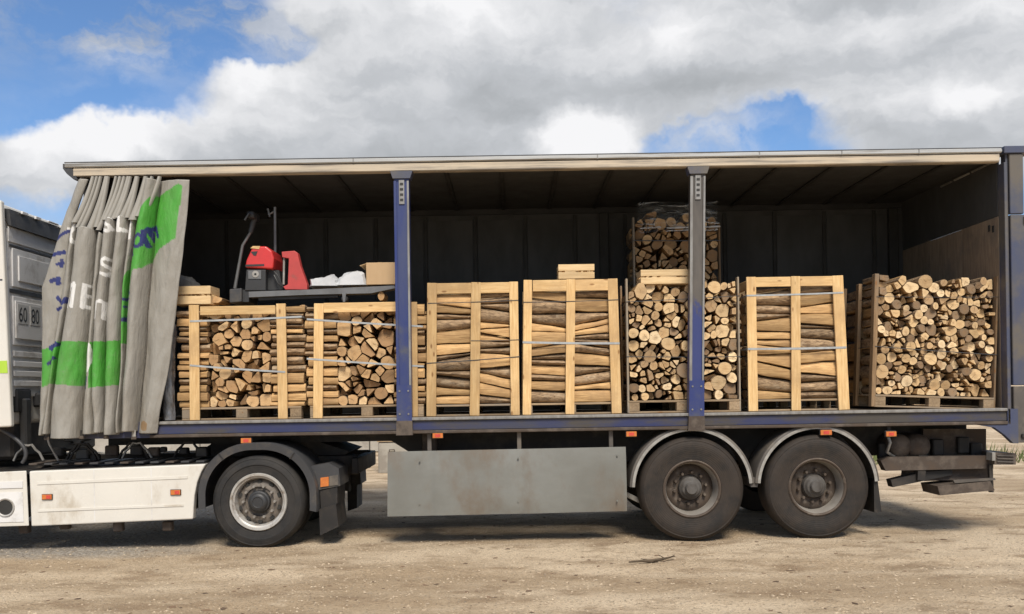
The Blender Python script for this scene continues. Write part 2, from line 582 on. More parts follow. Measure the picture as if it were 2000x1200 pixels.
M['cream_plate'] = mat('plate_white', (0.60, 0.59, 0.56), None, 3, 0.5)
M['amber'] = mat('amber_lens', (0.62, 0.20, 0.045), (0.50, 0.14, 0.03), 30, 0.25, coat=0.5)
M['redlens'] = mat('red_lens', (0.62, 0.07, 0.05), None, 30, 0.25, coat=0.5)
M['strapw'] = mat('pale_strap', (0.42, 0.44, 0.44), (0.30, 0.31, 0.31), 14, 0.35, spec=0.6)
M['strapd'] = mat('dark_strap', (0.055, 0.055, 0.055), None, 14, 0.4)
M['red'] = mat('red_plastic_hood', (0.60, 0.038, 0.034), (0.50, 0.032, 0.030), 3, 0.4, coat=0.2, dirt=(0.28, 0.07, 0.05), dirt_amt=0.1)
M['redworn'] = mat('worn_red_paint', (0.50, 0.060, 0.055), (0.40, 0.050, 0.045), 5, 0.5, dirt=(0.24, 0.075, 0.06), dirt_amt=0.2, dirt_scale=7)
M['machine'] = mat('machine_black', (0.035, 0.035, 0.036), (0.025, 0.025, 0.025), 5, 0.5)
M['steelgrey'] = mat('steel_grey', (0.20, 0.20, 0.20), (0.13, 0.13, 0.13), 5, 0.45, metal=0.4)
M['card'] = mat('cardboard', (0.52, 0.36, 0.205), (0.46, 0.315, 0.175), 3, 0.8)
M['bag'] = mat('white_plastic_bag', (0.62, 0.63, 0.64), (0.50, 0.51, 0.52), 8, 0.3, bmp=0.4, spec=0.6)
M['greysack'] = mat('grey_plastic_sack', (0.22, 0.22, 0.21), (0.17, 0.17, 0.165), 8, 0.4, bmp=0.4)
M['blackwrap'] = mat('black_stretch_film', (0.03, 0.03, 0.031), (0.16, 0.16, 0.165), 9, 0.18, (3, 3, 0.8), bmp=0.9, spec=0.9)
M['concrete'] = mat('pale_concrete', (0.42, 0.395, 0.345), (0.34, 0.315, 0.27), 2, 0.85, bmp=0.2, dirt=(0.26, 0.235, 0.20), dirt_amt=0.3, dirt_scale=1.5)
M['grass'] = mat('grass_green', (0.085, 0.13, 0.035), (0.14, 0.15, 0.05), 6, 0.8)
M['twig'] = mat('dead_twig', (0.095, 0.068, 0.042), None, 20, 0.9)
M['glass'] = mat('cab_glass', (0.03, 0.035, 0.04), None, 2, 0.08, spec=0.8)


def tyre_mat(name, base, dust, amt):
    m, t, b = pbr(name)
    v, c, rnd = objvec(t)
    f = t.noise(t.scalevec(v, (1, 0.4, 1)), 4.0, 7, 0.62)
    f2 = t.noise(v, 26.0, 5, 0.6)
    colr = t.mix(t.mapr(f, 0.5 - amt * 0.35, 0.75 - amt * 0.25), base, dust)
    colr = t.mix(t.mapr(f2, 0.4, 0.75, 0, 0.3), colr, tuple(x * 1.5 for x in dust))
    t.set(b.inputs['Base Color'], colr)
    b.inputs['Roughness'].default_value = 0.72
    b.inputs['Specular IOR Level'].default_value = 0.35
    rr = t.vmath('LENGTH', t.scalevec(c, (1, 0, 1)))
    ridges = t.math('SINE', t.math('MULTIPLY', rr, 330.0))
    h = t.math('ADD', t.math('MULTIPLY', ridges, 0.25), f2)
    bump(t, b, h, 0.35, 0.004)
    return m


M['tyre'] = tyre_mat('tyre_dark', (0.017, 0.017, 0.017), (0.032, 0.029, 0.026), 0.5)
M['tyre_dusty'] = tyre_mat('tyre_dusty', (0.015, 0.014, 0.013), (0.034, 0.026, 0.020), 0.6)
M['rim'] = mat('rim_silver_paint', (0.50, 0.485, 0.45), (0.40, 0.38, 0.345), 6, 0.4, metal=0.25, dirt=(0.24, 0.20, 0.16), dirt_amt=0.3, dirt_scale=9)
M['rim_disc'] = mat('dirty_disc', (0.20, 0.17, 0.14), (0.13, 0.11, 0.09), 7, 0.6, dirt=(0.06, 0.05, 0.042), dirt_amt=0.4, dirt_scale=9)
M['rim_brown'] = mat('rusty_dusty_rim', (0.085, 0.062, 0.045), (0.055, 0.039, 0.028), 7, 0.75, dirt=(0.14, 0.115, 0.09), dirt_amt=0.28, dirt_scale=9)
M['rim_barrel'] = mat('grey_dusty_barrel', (0.27, 0.25, 0.22), (0.20, 0.18, 0.155), 5, 0.55)
M['hub'] = mat('grey_hub', (0.095, 0.088, 0.080), (0.048, 0.040, 0.033), 9, 0.75)

# ================================================================== ground


def spaced(lo, hi, flo, fhi, fine, grow=1.35):
    xs = []
    x = flo
    while x < fhi:
        xs.append(x)
        x += fine
    xs.append(fhi)
    d = fine
    x = flo
    left = []
    while x > lo:
        d *= grow
        x -= d
        left.append(max(x, lo))
    d = fine
    x = fhi
    right = []
    while x < hi:
        d *= grow
        x += d
        right.append(min(x, hi))
    return left[::-1] + xs + right


def ground_h(x, y):
    k = 1.0 / (1.0 + ((abs(x) / 11) ** 4 + (abs(y - 1) / 9) ** 4))
    h = 0.016 * mnoise.noise(Vector((x * 0.7, y * 0.9, 0.3))) + 0.009 * mnoise.noise(Vector((x * 2.7, y * 2.7, 4.3)))
    h += 0.0055 * mnoise.noise(Vector((x * 8, y * 8, 9.1)))
    # two shallow tyre ruts in front of the truck
    for yr in (-1.35, -2.75):
        d = y - yr - 0.22 * math.sin(x * 0.31 + yr)
        h += -0.016 * math.exp(-(d / 0.17) ** 2) + 0.008 * math.exp(-((abs(d) - 0.30) / 0.10) ** 2)
    return h * k - 0.004


gx = spaced(-700, 700, -7.0, 7.2, 0.075)
gy = spaced(-60, 900, -4.6, 4.0, 0.06)
mb = MB()
mb.grid([[(x, y, ground_h(x, y)) for x in gx] for y in gy])
m, t, b = pbr('gravel_yard')
c = t.n('ShaderNodeTexCoord').outputs['Object']
big = t.noise(t.scalevec(c, (0.45, 1.2, 1)), 0.62, 7, 0.62)
mid = t.noise(t.scalevec(c, (0.6, 1, 1)), 2.6, 7, 0.65)
fine = t.noise(c, 38.0, 6, 0.7)
colr = t.mix(t.mapr(big, 0.40, 0.60), (0.47, 0.355, 0.232), (0.70, 0.565, 0.40))
colr = t.mix(t.mapr(mid, 0.48, 0.66, 0, 0.85), colr, (0.335, 0.24, 0.152))
colr = t.mix(t.mapr(mid, 0.26, 0.42, 0.6, 0.0), colr, (0.72, 0.60, 0.44))
colr = t.mix(t.mapr(fine, 0.51, 0.66, 0, 0.65), colr, (0.26, 0.19, 0.125))
colr = t.mix(t.mapr(fine, 0.28, 0.42, 0.5, 0.0), colr, (0.70, 0.585, 0.43))
vo = t.n('ShaderNodeTexVoronoi', ins={'Vector': c, 'Scale': 42.0})
sp = t.n('ShaderNodeSeparateColor', ins={0: vo.outputs['Color']})
stone = t.math('MULTIPLY', t.mapr(vo.outputs['Distance'], 0.25, 0.36, 1.0, 0.0), t.mapr(sp.outputs[0], 0.80, 0.84))
colr = t.mix(t.math('MULTIPLY', stone, 0.75), colr, t.mix(sp.outputs[1], (0.19, 0.15, 0.11), (0.56, 0.48, 0.37)))
# a strip of grey gravel under the tractor
sx = t.n('ShaderNodeSeparateXYZ', ins={0: t.vmath('ADD', c, t.scalevec(t.vmath('SUBTRACT', t.noise(c, 1.6, 5, 0.6, out='Color'), (0.5, 0.5, 0.5)), (2.0, 0.8, 0)))})
grey = t.math('MULTIPLY', t.mapr(sx.outputs[0], -4.4, -2.6, 1.0, 0.0), t.math('MULTIPLY', t.mapr(sx.outputs[1], -0.50, -0.15), t.mapr(sx.outputs[1], 3.0, 4.5, 1.0, 0.0)))
grey2 = t.mapr(t.noise(c, 24.0, 4, 0.7), 0.35, 0.65)
colr = t.mix(t.math('MULTIPLY', grey, 0.8), colr, t.mix(grey2, (0.15, 0.135, 0.115), (0.46, 0.43, 0.38)))
t.set(b.inputs['Base Color'], colr)
b.inputs['Roughness'].default_value = 0.95
b.inputs['Specular IOR Level'].default_value = 0.15
hh = t.math('ADD', t.math('MULTIPLY', stone, 0.6), t.math('ADD', fine, t.math('MULTIPLY', mid, 0.8)))
bump(t, b, hh, 1.0, 0.035)
ground = mb.build('ground', m, origin=(0, 0, 0), smooth=180, recalc=False)
tag(ground, kind='structure')

# loose pebbles and chips on the yard


def scatter(name, label, cat, n, smin, smax, flat, material, seed, ylo=-4.3, yhi=3.5):
    rr = random.Random(seed)
    mb = MB()
    for _ in range(n):
        y = ylo + (yhi - ylo) * rr.random()
        half = (CAM_D + y) * 0.62
        x = rr.uniform(-half, half)
        s = smin + (smax - smin) * rr.random() ** 3
        z = ground_h(x, y)
        a = rr.uniform(0, math.pi)
        sx, sy, sz = s * rr.uniform(0.7, 1.4), s * rr.uniform(0.6, 1.0), s * flat * rr.uniform(0.6, 1.1)
        ca, sa = math.cos(a), math.sin(a)
        vs = []
        for (u, v, w) in ((1, 0, 0), (0, 1, 0), (-1, 0, 0), (0, -1, 0), (0.15, 0.1, 1), (-0.1, 0, -0.6)):
            u, v, w = u * sx * rr.uniform(0.8, 1.2), v * sy * rr.uniform(0.8, 1.2), w * sz
            vs.append((x + u * ca - v * sa, y + u * sa + v * ca, z + w + sz * 0.15))
        mb.add(vs, [(0, 1, 4), (1, 2, 4), (2, 3, 4), (3, 0, 4), (1, 0, 5), (2, 1, 5), (3, 2, 5), (0, 3, 5)])
    o = mb.build(name, material, origin=(0, 0, 0), recalc=False)
    return tag(o, label, cat, kind='stuff')


def island_mat(name, stops):
    m, t, b = pbr(name)
    g = t.n('ShaderNodeNewGeometry')
    rm = t.n('ShaderNodeValToRGB')
    el = rm.color_ramp.elements
    el[0].color, el[1].color = (*stops[0], 1), (*stops[-1], 1)
    for i, s_ in enumerate(stops[1:-1]):
        q = el.new((i + 1) / (len(stops) - 1))
        q.color = (*s_, 1)
    t.set(rm.inputs[0], g.outputs['Random Per Island'])
    t.set(b.inputs['Base Color'], rm.outputs[0])
    b.inputs['Roughness'].default_value = 0.9
    return m


scatter('pebbles', 'small tan and grey pebbles lying loose all over the yard', 'pebbles', 20000, 0.0035, 0.017, 0.6,
        island_mat('pebble_stone', [(0.28, 0.22, 0.155), (0.46, 0.365, 0.25), (0.42, 0.33, 0.225), (0.52, 0.42, 0.295), (0.32, 0.25, 0.17)]), 3)
scatter('bark_chips', 'dark brown bark chips strewn over the tan gravel', 'bark chips', 800, 0.008, 0.038, 0.22,
        island_mat('chip_bark', [(0.07, 0.045, 0.028), (0.19, 0.12, 0.07), (0.12, 0.08, 0.05)]), 11)

# twig lying in front of the trailer wheels
tw = MB()
pts = [(1228, 1102), (1255, 1101), (1275, 1100), (1300, 1096), (1318, 1090)]


def on_ground(px, py):
    dy = (763 - py) - (px - 1000) * ROLL
    d = CAM_H * FPX / -dy
    return ((px - 1000 + (763 - py) * ROLL) * d / FPX, d - CAM_D)


g = [on_ground(*p) for p in pts]
tw.tube([(x, y, 0.018 + 0.006 * (i % 2)) for i, (x, y) in enumerate(g)], [0.007, 0.012, 0.017, 0.011, 0.005], 6)
for (i, dx, dy, dz) in ((2, 0.06, -0.08, 0.02), (3, -0.05, 0.10, 0.02), (3, 0.09, 0.06, 0.02), (2, -0.10, 0.05, 0.012)):
    x, y = g[i]
    tw.tube([(x, y, 0.02), (x + dx, y + dy, 0.02 + dz)], [0.006, 0.003], 5)
o = tw.build('twig', M['twig'], smooth=60)
tag(o, 'short dead twig lying on the gravel before the front trailer wheel', 'twig')

# ================================================================== behind the truck
wall = thing('retaining_wall', 'pale concrete block wall seen low behind the tractor under the trailer', 'wall', (-6, 14.9, 0))
blk = None
rr = random.Random(5)
for row in range(3):
    for i in range(12):
        x = -16.0 + i * 1.52 + (0.76 if row % 2 else 0)
        if blk is None:
            mb = MB()
            mb.box((x, 14.9, 0), (x + 1.5, 15.5, 0.58), 0, 0.03)
            blk = mb.build('concrete_block', M['concrete'], wall)
            base = Vector((x, 0, 0))
        else:
            share(blk, Vector((x, rr.uniform(-0.02, 0.02), row * 0.6)) - base, wall)

# pallets stacked by the wall, seen through the gap beside the skirt
px0, pz0 = P(742, 893, 9.0)
st = thing('pallet', 'weathered pallet lying flat behind the trailer, seen beside the grey skirt', 'pallet', (px0, 9.0, 0.0))
for i in range(7):
    mb = MB()
    y = 8.6 + i * 0.15
    mb.box((px0 - 0.02, y, 0.74), (px0 + 1.2, y + 0.10, 0.762), 0, 0.003)
    mb.build('deck_board', M['paleX'], st)
for ry in (8.6, 9.05, 9.5):
    for ix in range(3):
        mb = MB()
        x = px0 + ix * 0.53
        mb.box((x, ry, 0.64), (x + 0.10, ry + 0.1, 0.738), 0, 0.003)
        mb.build('block', M['palletY'], st)
    mb = MB()
    mb.box((px0, ry, 0.615), (px0 + 1.18, ry + 0.1, 0.638), 0, 0.003)
    mb.build('bottom_board', M['palletX'], st)
bs = thing('stone_block', 'rough concrete block carrying the pale pallet behind the trailer', 'block', (px0 + 0.6, 9.05, 0))
mb = MB()
mb.box((px0 + 0.02, 8.62, -0.02), (px0 + 1.15, 9.58, 0.613), 0, 0.02)
mb.build('body', M['concrete'], bs)
for hx in (0.3, 0.85):
    mb = MB()
    mb.tube([(px0 + hx - 0.06, 8.63, 0.40), (px0 + hx - 0.05, 8.585, 0.46), (px0 + hx + 0.05, 8.585, 0.46), (px0 + hx + 0.06, 8.63, 0.40)], 0.01, 6)
    mb.build('lifting_loop', M['rusty'], bs)

# weeds at the far right, beyond the rear underrun
mb = MB()
rr = random.Random(9)
gx0, gy0 = 8.6, 7.5
for _ in range(900):
    x = rr.uniform(6.2, 13.0)
    y = rr.uniform(8.6, 10.2)
    h = rr.uniform(0.12, 0.42) * (1.2 - abs(y - 9.4))
    a = rr.uniform(0, math.pi)
    lean = rr.uniform(-0.12, 0.12), rr.uniform(-0.1, 0.1)
    w = 0.012
    dx, dy = math.cos(a) * w, math.sin(a) * w
    mb.add([(x - dx, y - dy, -0.01), (x + dx, y + dy, -0.01), (x + lean[0] * 0.5 + dx * 0.7, y + lean[1] * 0.5 + dy * 0.7, h * 0.6), (x + lean[0] * 0.5 - dx * 0.7, y + lean[1] * 0.5 - dy * 0.7, h * 0.6), (x + lean[0], y + lean[1], h)],
           [(0, 1, 2, 3), (3, 2, 4)])
o = mb.build('grass', M['grass'], origin=(9, 9.4, 0), recalc=False)
tag(o, 'patch of green weeds far behind the rear of the trailer', 'grass', kind='stuff')

# ================================================================== trailer
FLOOR = 1.335
XL, XR = -4.62, 5.16
ZB, ZR = 1.165, 3.90
WID = 2.5
T = thing('curtain_trailer', 'curtain-sided semi-trailer with blue frame, its grey side curtain drawn open to the front', 'trailer', (0.5, 1.25, 0))

# deck
for i in range(10):
    mb = MB()
    y = 0.06 + i * 0.24
    mb.box((XL, y, FLOOR - 0.05), (XR, y + 0.232, FLOOR - 0.003 * (i % 2)), 0, 0.004)
    mb.build('floor_board', M['deck'], T)
# near side rail
mb = MB()
mb.box((-3.78, -0.005, ZB + 0.035), (5.16, 0.055, FLOOR - 0.035), 0, 0.004)
side = mb.build('side_rail', M['blue'], T)
mb = MB()
mb.box((-3.78, -0.035, ZB), (5.16, 0.05, ZB + 0.033), 0, 0.006)
mb.build('lower_flange', M['rusty'], side)
mb = MB()
mb.box((-3.78, -0.032, FLOOR - 0.033), (5.16, 0.057, FLOOR - 0.001), 0, 0.006)
mb.build('upper_flange', M['edge'], side)
mb = MB()
mb.box((XL, 0.0, ZB), (-3.782, 0.055, FLOOR - 0.001), 0, 0.004)
mb.build('side_rail', M['blue'], T)
mb = MB()
mb.box((XL, WID - 0.055, ZB), (5.16, WID, FLOOR - 0.001), 0, 0.004)
mb.build('side_rail', M['blue'], T)
# end of the side rail sweeping down to the rear
a = P(1905, 836)
mb = MB()
poly = [(4.86, ZB - 0.002), (5.02, ZB - 0.03), (5.13, ZB - 0.11), (5.22, ZB - 0.20), (5.27, ZB - 0.20), (5.27, ZB + 0.16), (5.162, ZB + 0.16), (5.162, ZB - 0.002)]
mb.prism(poly, -0.02, 0.05)
mb.build('rail_end_gusset', M['blue_frame'], T)

# cross members under the deck
x = -4.4
cm = None
while x < 5.0:
    if cm is None:
        mb = MB()
        mb.box((x, 0.06, ZB + 0.005), (x + 0.06, WID - 0.06, FLOOR - 0.052), 0, 0.004)
        cm = mb.build('cross_member', M['black'], T)
        cx0 = x
    else:
        share(cm, (x - cx0, 0, 0), T)
    x += 0.47

# main beams: thin neck in front, deep behind
for y in (0.62, 1.78):
    mb = MB()
    mb.prism([(-4.5, 1.163), (-4.5, 1.06), (-1.35, 1.06), (-0.95, 0.80), (2.9, 0.78), (5.05, 0.84), (5.05, 1.163)], y, y + 0.11)
    mb.build('main_beam', M['black'], T)
mb = MB()
mb.box((-4.5, 0.74, 1.075), (-3.1, 1.77, 1.11), 0, 0.01)
mb.build('coupler_plate', M['black'], T)

# roof
mb = MB()
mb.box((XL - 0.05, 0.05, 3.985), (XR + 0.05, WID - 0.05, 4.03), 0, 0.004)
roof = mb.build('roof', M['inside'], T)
x = -4.3
bow = None
while x < 5.1:
    if bow is None:
        mb = MB()
        mb.box((x, 0.09, 3.962), (x + 0.045, WID - 0.09, 3.983), 0, 0.004)
        bow = mb.build('roof_bow', M['inside_line'], roof)
        bx0 = x
    else:
        share(bow, (x - bx0, 0, 0), roof)
    x += 0.60


def roof_rail(y0, sgn, parent, near):
    # two visible mouldings and a lip
    a = lambda d: y0 + sgn * d
    mb = MB()
    mb.box((XL + 0.08, a(-0.03), ZR), (5.12, a(0.07), ZR + 0.088), 0, 0.010)
    r0 = mb.build('roof_rail', M['cream'], parent)
    mb = MB()
    mb.box((XL, a(-0.045), ZR + 0.093), (5.14, a(0.07), ZR + 0.140), 0, 0.012)
    mb.build('upper_moulding', M['alu'], r0)
    mb = MB()
    mb.box((XL - 0.005, a(-0.03), ZR + 0.142), (5.14, a(0.05), ZR + 0.153), 0, 0.003)
    mb.build('rain_lip', M['plastic'], r0)
    return r0


rail = roof_rail(0.0, 1, T, True)
mb = MB()
mb.box((XL, WID - 0.05, ZR + 0.01), (5.24, WID + 0.03, ZR + 0.150), 0, 0.010)
mb.build('roof_rail', M['bulkhead'], T)
mb = MB()
mb.prism([(XL - 0.02, ZR + 0.135), (XL - 0.02, ZR + 0.085), (XL + 0.02, ZR + 0.03), (XL + 0.09, ZR - 0.03), (XL + 0.13, ZR - 0.03), (XL + 0.075, ZR + 0.09), (XL + 0.002, ZR + 0.092), (XL - 0.002, ZR + 0.135)], -0.028, 0.06)
mb.build('rail_end_cap', M['plastic'], rail)
for px in (690, 1165, 1480, 1640, 1790):      # joints in the aluminium moulding
    x = P(px, 300)[0]
    mb = MB()
    mb.box((x, -0.047, ZR + 0.094), (x + 0.012, -0.03, ZR + 0.139), 0, 0.001)
    mb.build('joint_cover', M['edge'], rail)

# far curtain wall with its vertical battens
mb = MB()
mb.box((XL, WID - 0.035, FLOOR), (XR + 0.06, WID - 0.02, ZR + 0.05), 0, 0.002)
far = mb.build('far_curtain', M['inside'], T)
far['label'] = 'dark grey closed curtain on the far side'
x0 = P(1511, 480, WID)[0]
k = -11
while x0 + k * 0.655 < XR:
    x = x0 + k * 0.655
    if x > XL:
        mb = MB()
        mb.box((x - 0.022, WID - 0.05, FLOOR + 0.01), (x + 0.022, WID - 0.0365, ZR - 0.01), 0, 0.003)
        mb.build('strap', M['inside_line'], far)
        mb = MB()
        mb.box((x + 0.03, WID - 0.045, FLOOR + 0.01), (x + 0.62, WID - 0.0365, ZR - 0.06), 0, 0.006)
        mb.build('panel', M['inside'], far)
    k += 1
# two far posts
for px in (1180, 1745):
    x = P(px, 480, WID - 0.1)[0]
    mb = MB()
    mb.box((x - 0.06, WID - 0.12, FLOOR), (x + 0.06, WID - 0.052, ZR), 0, 0.006)
    mb.build('far_post', M['inside_line'], T)
# front bulkhead
mb = MB()
XF = XL + 0.17
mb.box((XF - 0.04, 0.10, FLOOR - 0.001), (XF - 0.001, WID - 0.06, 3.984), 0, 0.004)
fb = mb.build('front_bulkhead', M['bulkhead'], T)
for i in range(5):
    mb = MB()
    mb.box((XF + 0.001, 0.14, FLOOR + 0.1 + i * 0.5), (XF + 0.02, WID - 0.1, FLOOR + 0.55 + i * 0.5), 0, 0.004)
    mb.build('panel', M['bulkhead'], fb)
# closed rear: upper dark sheet, scuffed plywood below, pale strips painted as a light gap at the top
mb = MB()
mb.box((XR + 0.005, 0.12, 3.36), (XR + 0.03, WID - 0.02, 3.99), 0, 0.003)
rw = mb.build('rear_wall', M['inside'], T)
for i in range(3):
    y = 0.10 + i * 0.785
    mb = MB()
    mb.box((XR + 0.001, y, FLOOR), (XR + 0.022, y + 0.781, 3.355 - 0.004 * (i % 2)), 0, 0.001)
    mb.build('plywood_panel', M['ply'], rw)
    for (dy, dz) in ((0.08, -0.08), (0.16, -0.06)) if i == 0 else ():
        mb = MB()
        mb.box((XR - 0.004, y + dy, 3.355 + dz - 0.07), (XR + 0.0005, y + dy + 0.045, 3.355 + dz), 0, 0.001)
        mb.build('hole', M['inside_line'], rw)
mb = MB()
for (ya, yb, mt_) in ((0.12, 0.62, 'edge'), (0.68, 1.02, 'trim'), (1.08, 1.35, 'edge')):  # pale pieces stand in for daylight leaking in under the roof
    mb = MB()
    mb.box((XR - 0.016, ya, 3.938), (XR + 0.004, yb, 3.957), 0, 0.003)
    mb.build('gap_light_strip', M[mt_], rw)

# rear corner post and the opened door leaf
mb = MB()
mb.box((5.165, -0.02, ZB - 0.0), (5.195, 0.11, ZR - 0.002), 0, 0.004)
mb.box((5.20, 0.02, ZB + 0.02), (5.225, 0.11, ZR + 0.10), 0, 0.003)
mb.build('corner_post', M['blue_frame'], T)
mb = MB()
mb.box((5.165, -0.03, ZR + 0.09), (5.55, 0.14, ZR + 0.165), 0, 0.006)
mb.build('rear_header', M['blue_frame'], T)
mb = MB()
mb.box((5.228, -0.01, 3.36), (5.372, 0.045, ZR + 0.088), 0, 0.006)
dl = mb.build('rear_door', M['blue_frame'], T)
mb = MB()
mb.box((5.230, -0.012, 1.57), (5.376, 0.045, 3.35), 0, 0.006)
mb.build('door_panel', M['blue_frame'], dl)
mb = MB()
mb.box((5.232, -0.014, 0.97), (5.62, 0.045, 1.56), 0, 0.006)
mb.build('door_lower_panel', M['guard'], dl)
mb = MB()
mb.box((5.38, -0.02, 3.26), (5.48, 0.03, 3.31), 0, 0.008)
mb.box((5.36, -0.03, 3.25), (5.395, -0.012, 3.33), 0, 0.004)
mb.build('hinge', M['guard'], dl)
mb = MB()
mb.box((5.30, -0.04, 1.02), (5.62, -0.0145, 1.065), 0, 0.006)
mb.build('latch_bar', M['black'], dl)

# the two sliding posts


def post(px_t, px_b, py_t, py_b, paint, lab):
    xt, zt = P(px_t, py_t)
    xb, zb = P(px_b, py_b)
    zt, zb = ZR - 0.004, ZB - 0.012
    w = 0.075

    def seg(z0, z1, y0, y1, w0, w1, name, mt, par):
        f0, f1 = (z0 - zb) / (zt - zb), (z1 - zb) / (zt - zb)
        c0, c1 = xb + (xt - xb) * f0, xb + (xt - xb) * f1
        mb = MB()
        mb.add([(c0 + w0[0], y0, z0), (c0 + w0[1], y0, z0), (c1 + w1[1], y0, z1), (c1 + w1[0], y0, z1),
                (c0 + w0[0], y1, z0), (c0 + w0[1], y1, z0), (c1 + w1[1], y1, z1), (c1 + w1[0], y1, z1)],
               [(0, 1, 2, 3), (7, 6, 5, 4), (0, 4, 5, 1), (1, 5, 6, 2), (2, 6, 7, 3), (3, 7, 4, 0)])
        return mb.build(name, mt, par)
    p = seg(zb + 0.13, zt - 0.03, -0.035, 0.07, (-w, w), (-w, w), 'support_post', paint, T)
    p['label'] = lab
    seg(zb + 0.16, zt - 0.10, -0.052, -0.0355, (-w, -w + 0.028), (-w - 0.006, -w + 0.02), 'flange', M['edge'] if paint is M['grey_post'] else paint, p)
    seg(zb + 0.16, zt - 0.10, -0.052, -0.0355, (w - 0.02, w), (w - 0.02, w), 'flange', M['edge'], p)
    seg(zt - 0.075, zt, -0.06, 0.08, (-w - 0.015, w + 0.015), (-w - 0.04, w + 0.04), 'head_bracket', M['blue_frame'], p)
    seg(zt - 0.34, zt - 0.09, -0.047, -0.0355, (-0.028, 0.028), (-0.028, 0.028), 'roller_slot', M['edge'], p)
    for i in range(4):
        seg(zt - 0.31 + i * 0.055, zt - 0.285 + i * 0.055, -0.050, -0.0475, (-0.017, 0.017), (-0.017, 0.017), 'slot_hole', M['inside_line'], p)
    seg(zb, zb + 0.15, -0.062, 0.0, (-w - 0.012, w + 0.012), (-w - 0.006, w + 0.006), 'foot', M['rusty'], p)
    seg(zb + 0.15, zb + 0.52, -0.058, -0.036, (-w - 0.004, w + 0.004), (-w - 0.002, w + 0.002), 'latch_cover', M['blue_post'], p)
    for d in (-0.045, 0.045):
        for zz in (0.22, 0.46):
            c = xb + (xt - xb) * ((zz) / (zt - zb)) + d
            mb = MB()
            mb.cyl((c, -0.066, zb + zz), (c, -0.057, zb + zz), 0.010, n=8)
            mb.build('bolt', M['edge'], p)
    return p


post(785, 791, 340, 832, M['blue_post'], 'blue painted sliding post')
post(1362, 1358, 330, 826, M['grey_post'], 'worn grey sliding post with patches of blue paint')

# side skirt on three hangers
c4 = [P(757, 883), P(1222, 873), P(1225, 999), P(757, 1009)]
mb = MB()
n = 72
rows = []
for j in range(7):
    v = j / 6
    row = []
    for i in range(n + 1):
        u = i / n
        x = (c4[0][0] * (1 - u) + c4[1][0] * u) * (1 - v) + (c4[3][0] * (1 - u) + c4[2][0] * u) * v
        z = (c4[0][1] * (1 - u) + c4[1][1] * u) * (1 - v) + (c4[3][1] * (1 - u) + c4[2][1] * u) * v
        y = 0.022 * mnoise.noise(Vector((x * 1.1, z * 1.6, 1.7))) + 0.008 * mnoise.noise(Vector((x * 4.3, z * 4, 5.7))) - 0.01 + 0.010 * max(0, 1 - abs((x + 0.86) / 0.06)) + 0.010 * max(0, 1 - abs((x - 0.08) / 0.06)) + (0.012 if j in (0, 6) else 0)
        row.append((x, y, z))
    rows.append(row)
mb.grid(rows)
mb.grid([[(p[0], p[1] + 0.018, p[2]) for p in r_] for r_ in rows])
N1 = (n + 1) * 7
edge = [i for i in range(n + 1)] + [j * (n + 1) + n for j in range(1, 7)] + [6 * (n + 1) + i for i in range(n - 1, -1, -1)] + [j * (n + 1) for j in range(5, 0, -1)]
for i in range(len(edge)):
    q0, q1 = edge[i], edge[(i + 1) % len(edge)]
    mb.f.append((q0, q1, q1 + N1, q0 + N1))
    mb.m.append(0)
sk = mb.build('side_skirt', M['skirt'], T, smooth=40)
for px in (838, 1014, 1194):
    x = P(px, 860)[0]
    mb = MB()
    mb.box((x - 0.022, 0.03, 0.62), (x + 0.022, 0.07, ZB + 0.01), 0, 0.004)
    mb.build('skirt_hanger', M['guard'], T)
for (px, py) in ((820, 985), (1012, 980), (1205, 978), (820, 900), (1012, 895), (1205, 890), ):
    x, z = P(px, py)
    mb = MB()
    mb.cyl((x, -0.028, z), (x, -0.012, z), 0.009, n=8)
    mb.build('rivet', M['skirt'], sk)
mb = MB()
mb.box((-1.3, WID - 0.03, 0.31), (1.2, WID - 0.01, 0.99), 0, 0.004)  # unseen far-side skirt, added to keep light out from under the trailer
mb.build('side_skirt', M['skirt'], T)
# slanted strut behind the skirt, before the wheel
mb = MB()
mb.bar((1.18, 0.25, 0.48), (1.62, 0.25, 0.26), 0.03, 0.05)
mb.build('skirt_strut', M['trim'], T)
# landing legs, folded, behind the skirt
for y in (0.35, 1.95):
    mb = MB()
    mb.box((-0.98, y, 0.42), (-0.83, y + 0.15, 1.16), 0, 0.01)
    mb.box((-0.96, y + 0.02, 0.30), (-0.85, y + 0.13, 0.42), 0, 0.006)
    mb.box((-1.03, y - 0.04, 0.275), (-0.78, y + 0.19, 0.30), 0, 0.006)
    mb.build('landing_leg', M['rusty'], T)

# amber side lamps
for (px, py, wpx) in ((481, 861, 20), (855, 851, 20), (1233, 848, 20), (1613, 845, 22), (1740, 848, 20)):
    x, z = P(px, py, -0.02)
    w = wpx / 187 / 2
    mb = MB()
    mb.box((x - w - 0.006, -0.02, z - 0.034), (x + w + 0.006, 0.02, z + 0.034), 0, 0.006)
    lamp = mb.build('side_lamp', M['black'], T)
    mb = MB()
    mb.box((x - w, -0.034, z - 0.026), (x + w, -0.0205, z + 0.026), 0, 0.008)
    mb.build('lens', M['amber'], lamp)
    mb = MB()
    mb.box((x - w * 0.5, -0.0365, z - 0.016), (x + w * 0.5, -0.0345, z + 0.016), 0, 0.003)
    mb.build('reflector', M['redlens'], lamp)
    mb = MB()
    mb.box((x - 0.02, 0.021, z), (x + 0.02, 0.05, ZB + 0.004), 0, 0.003)
    mb.build('bracket', M['black'], lamp)

# ------------------------------------------------------------------ wheels


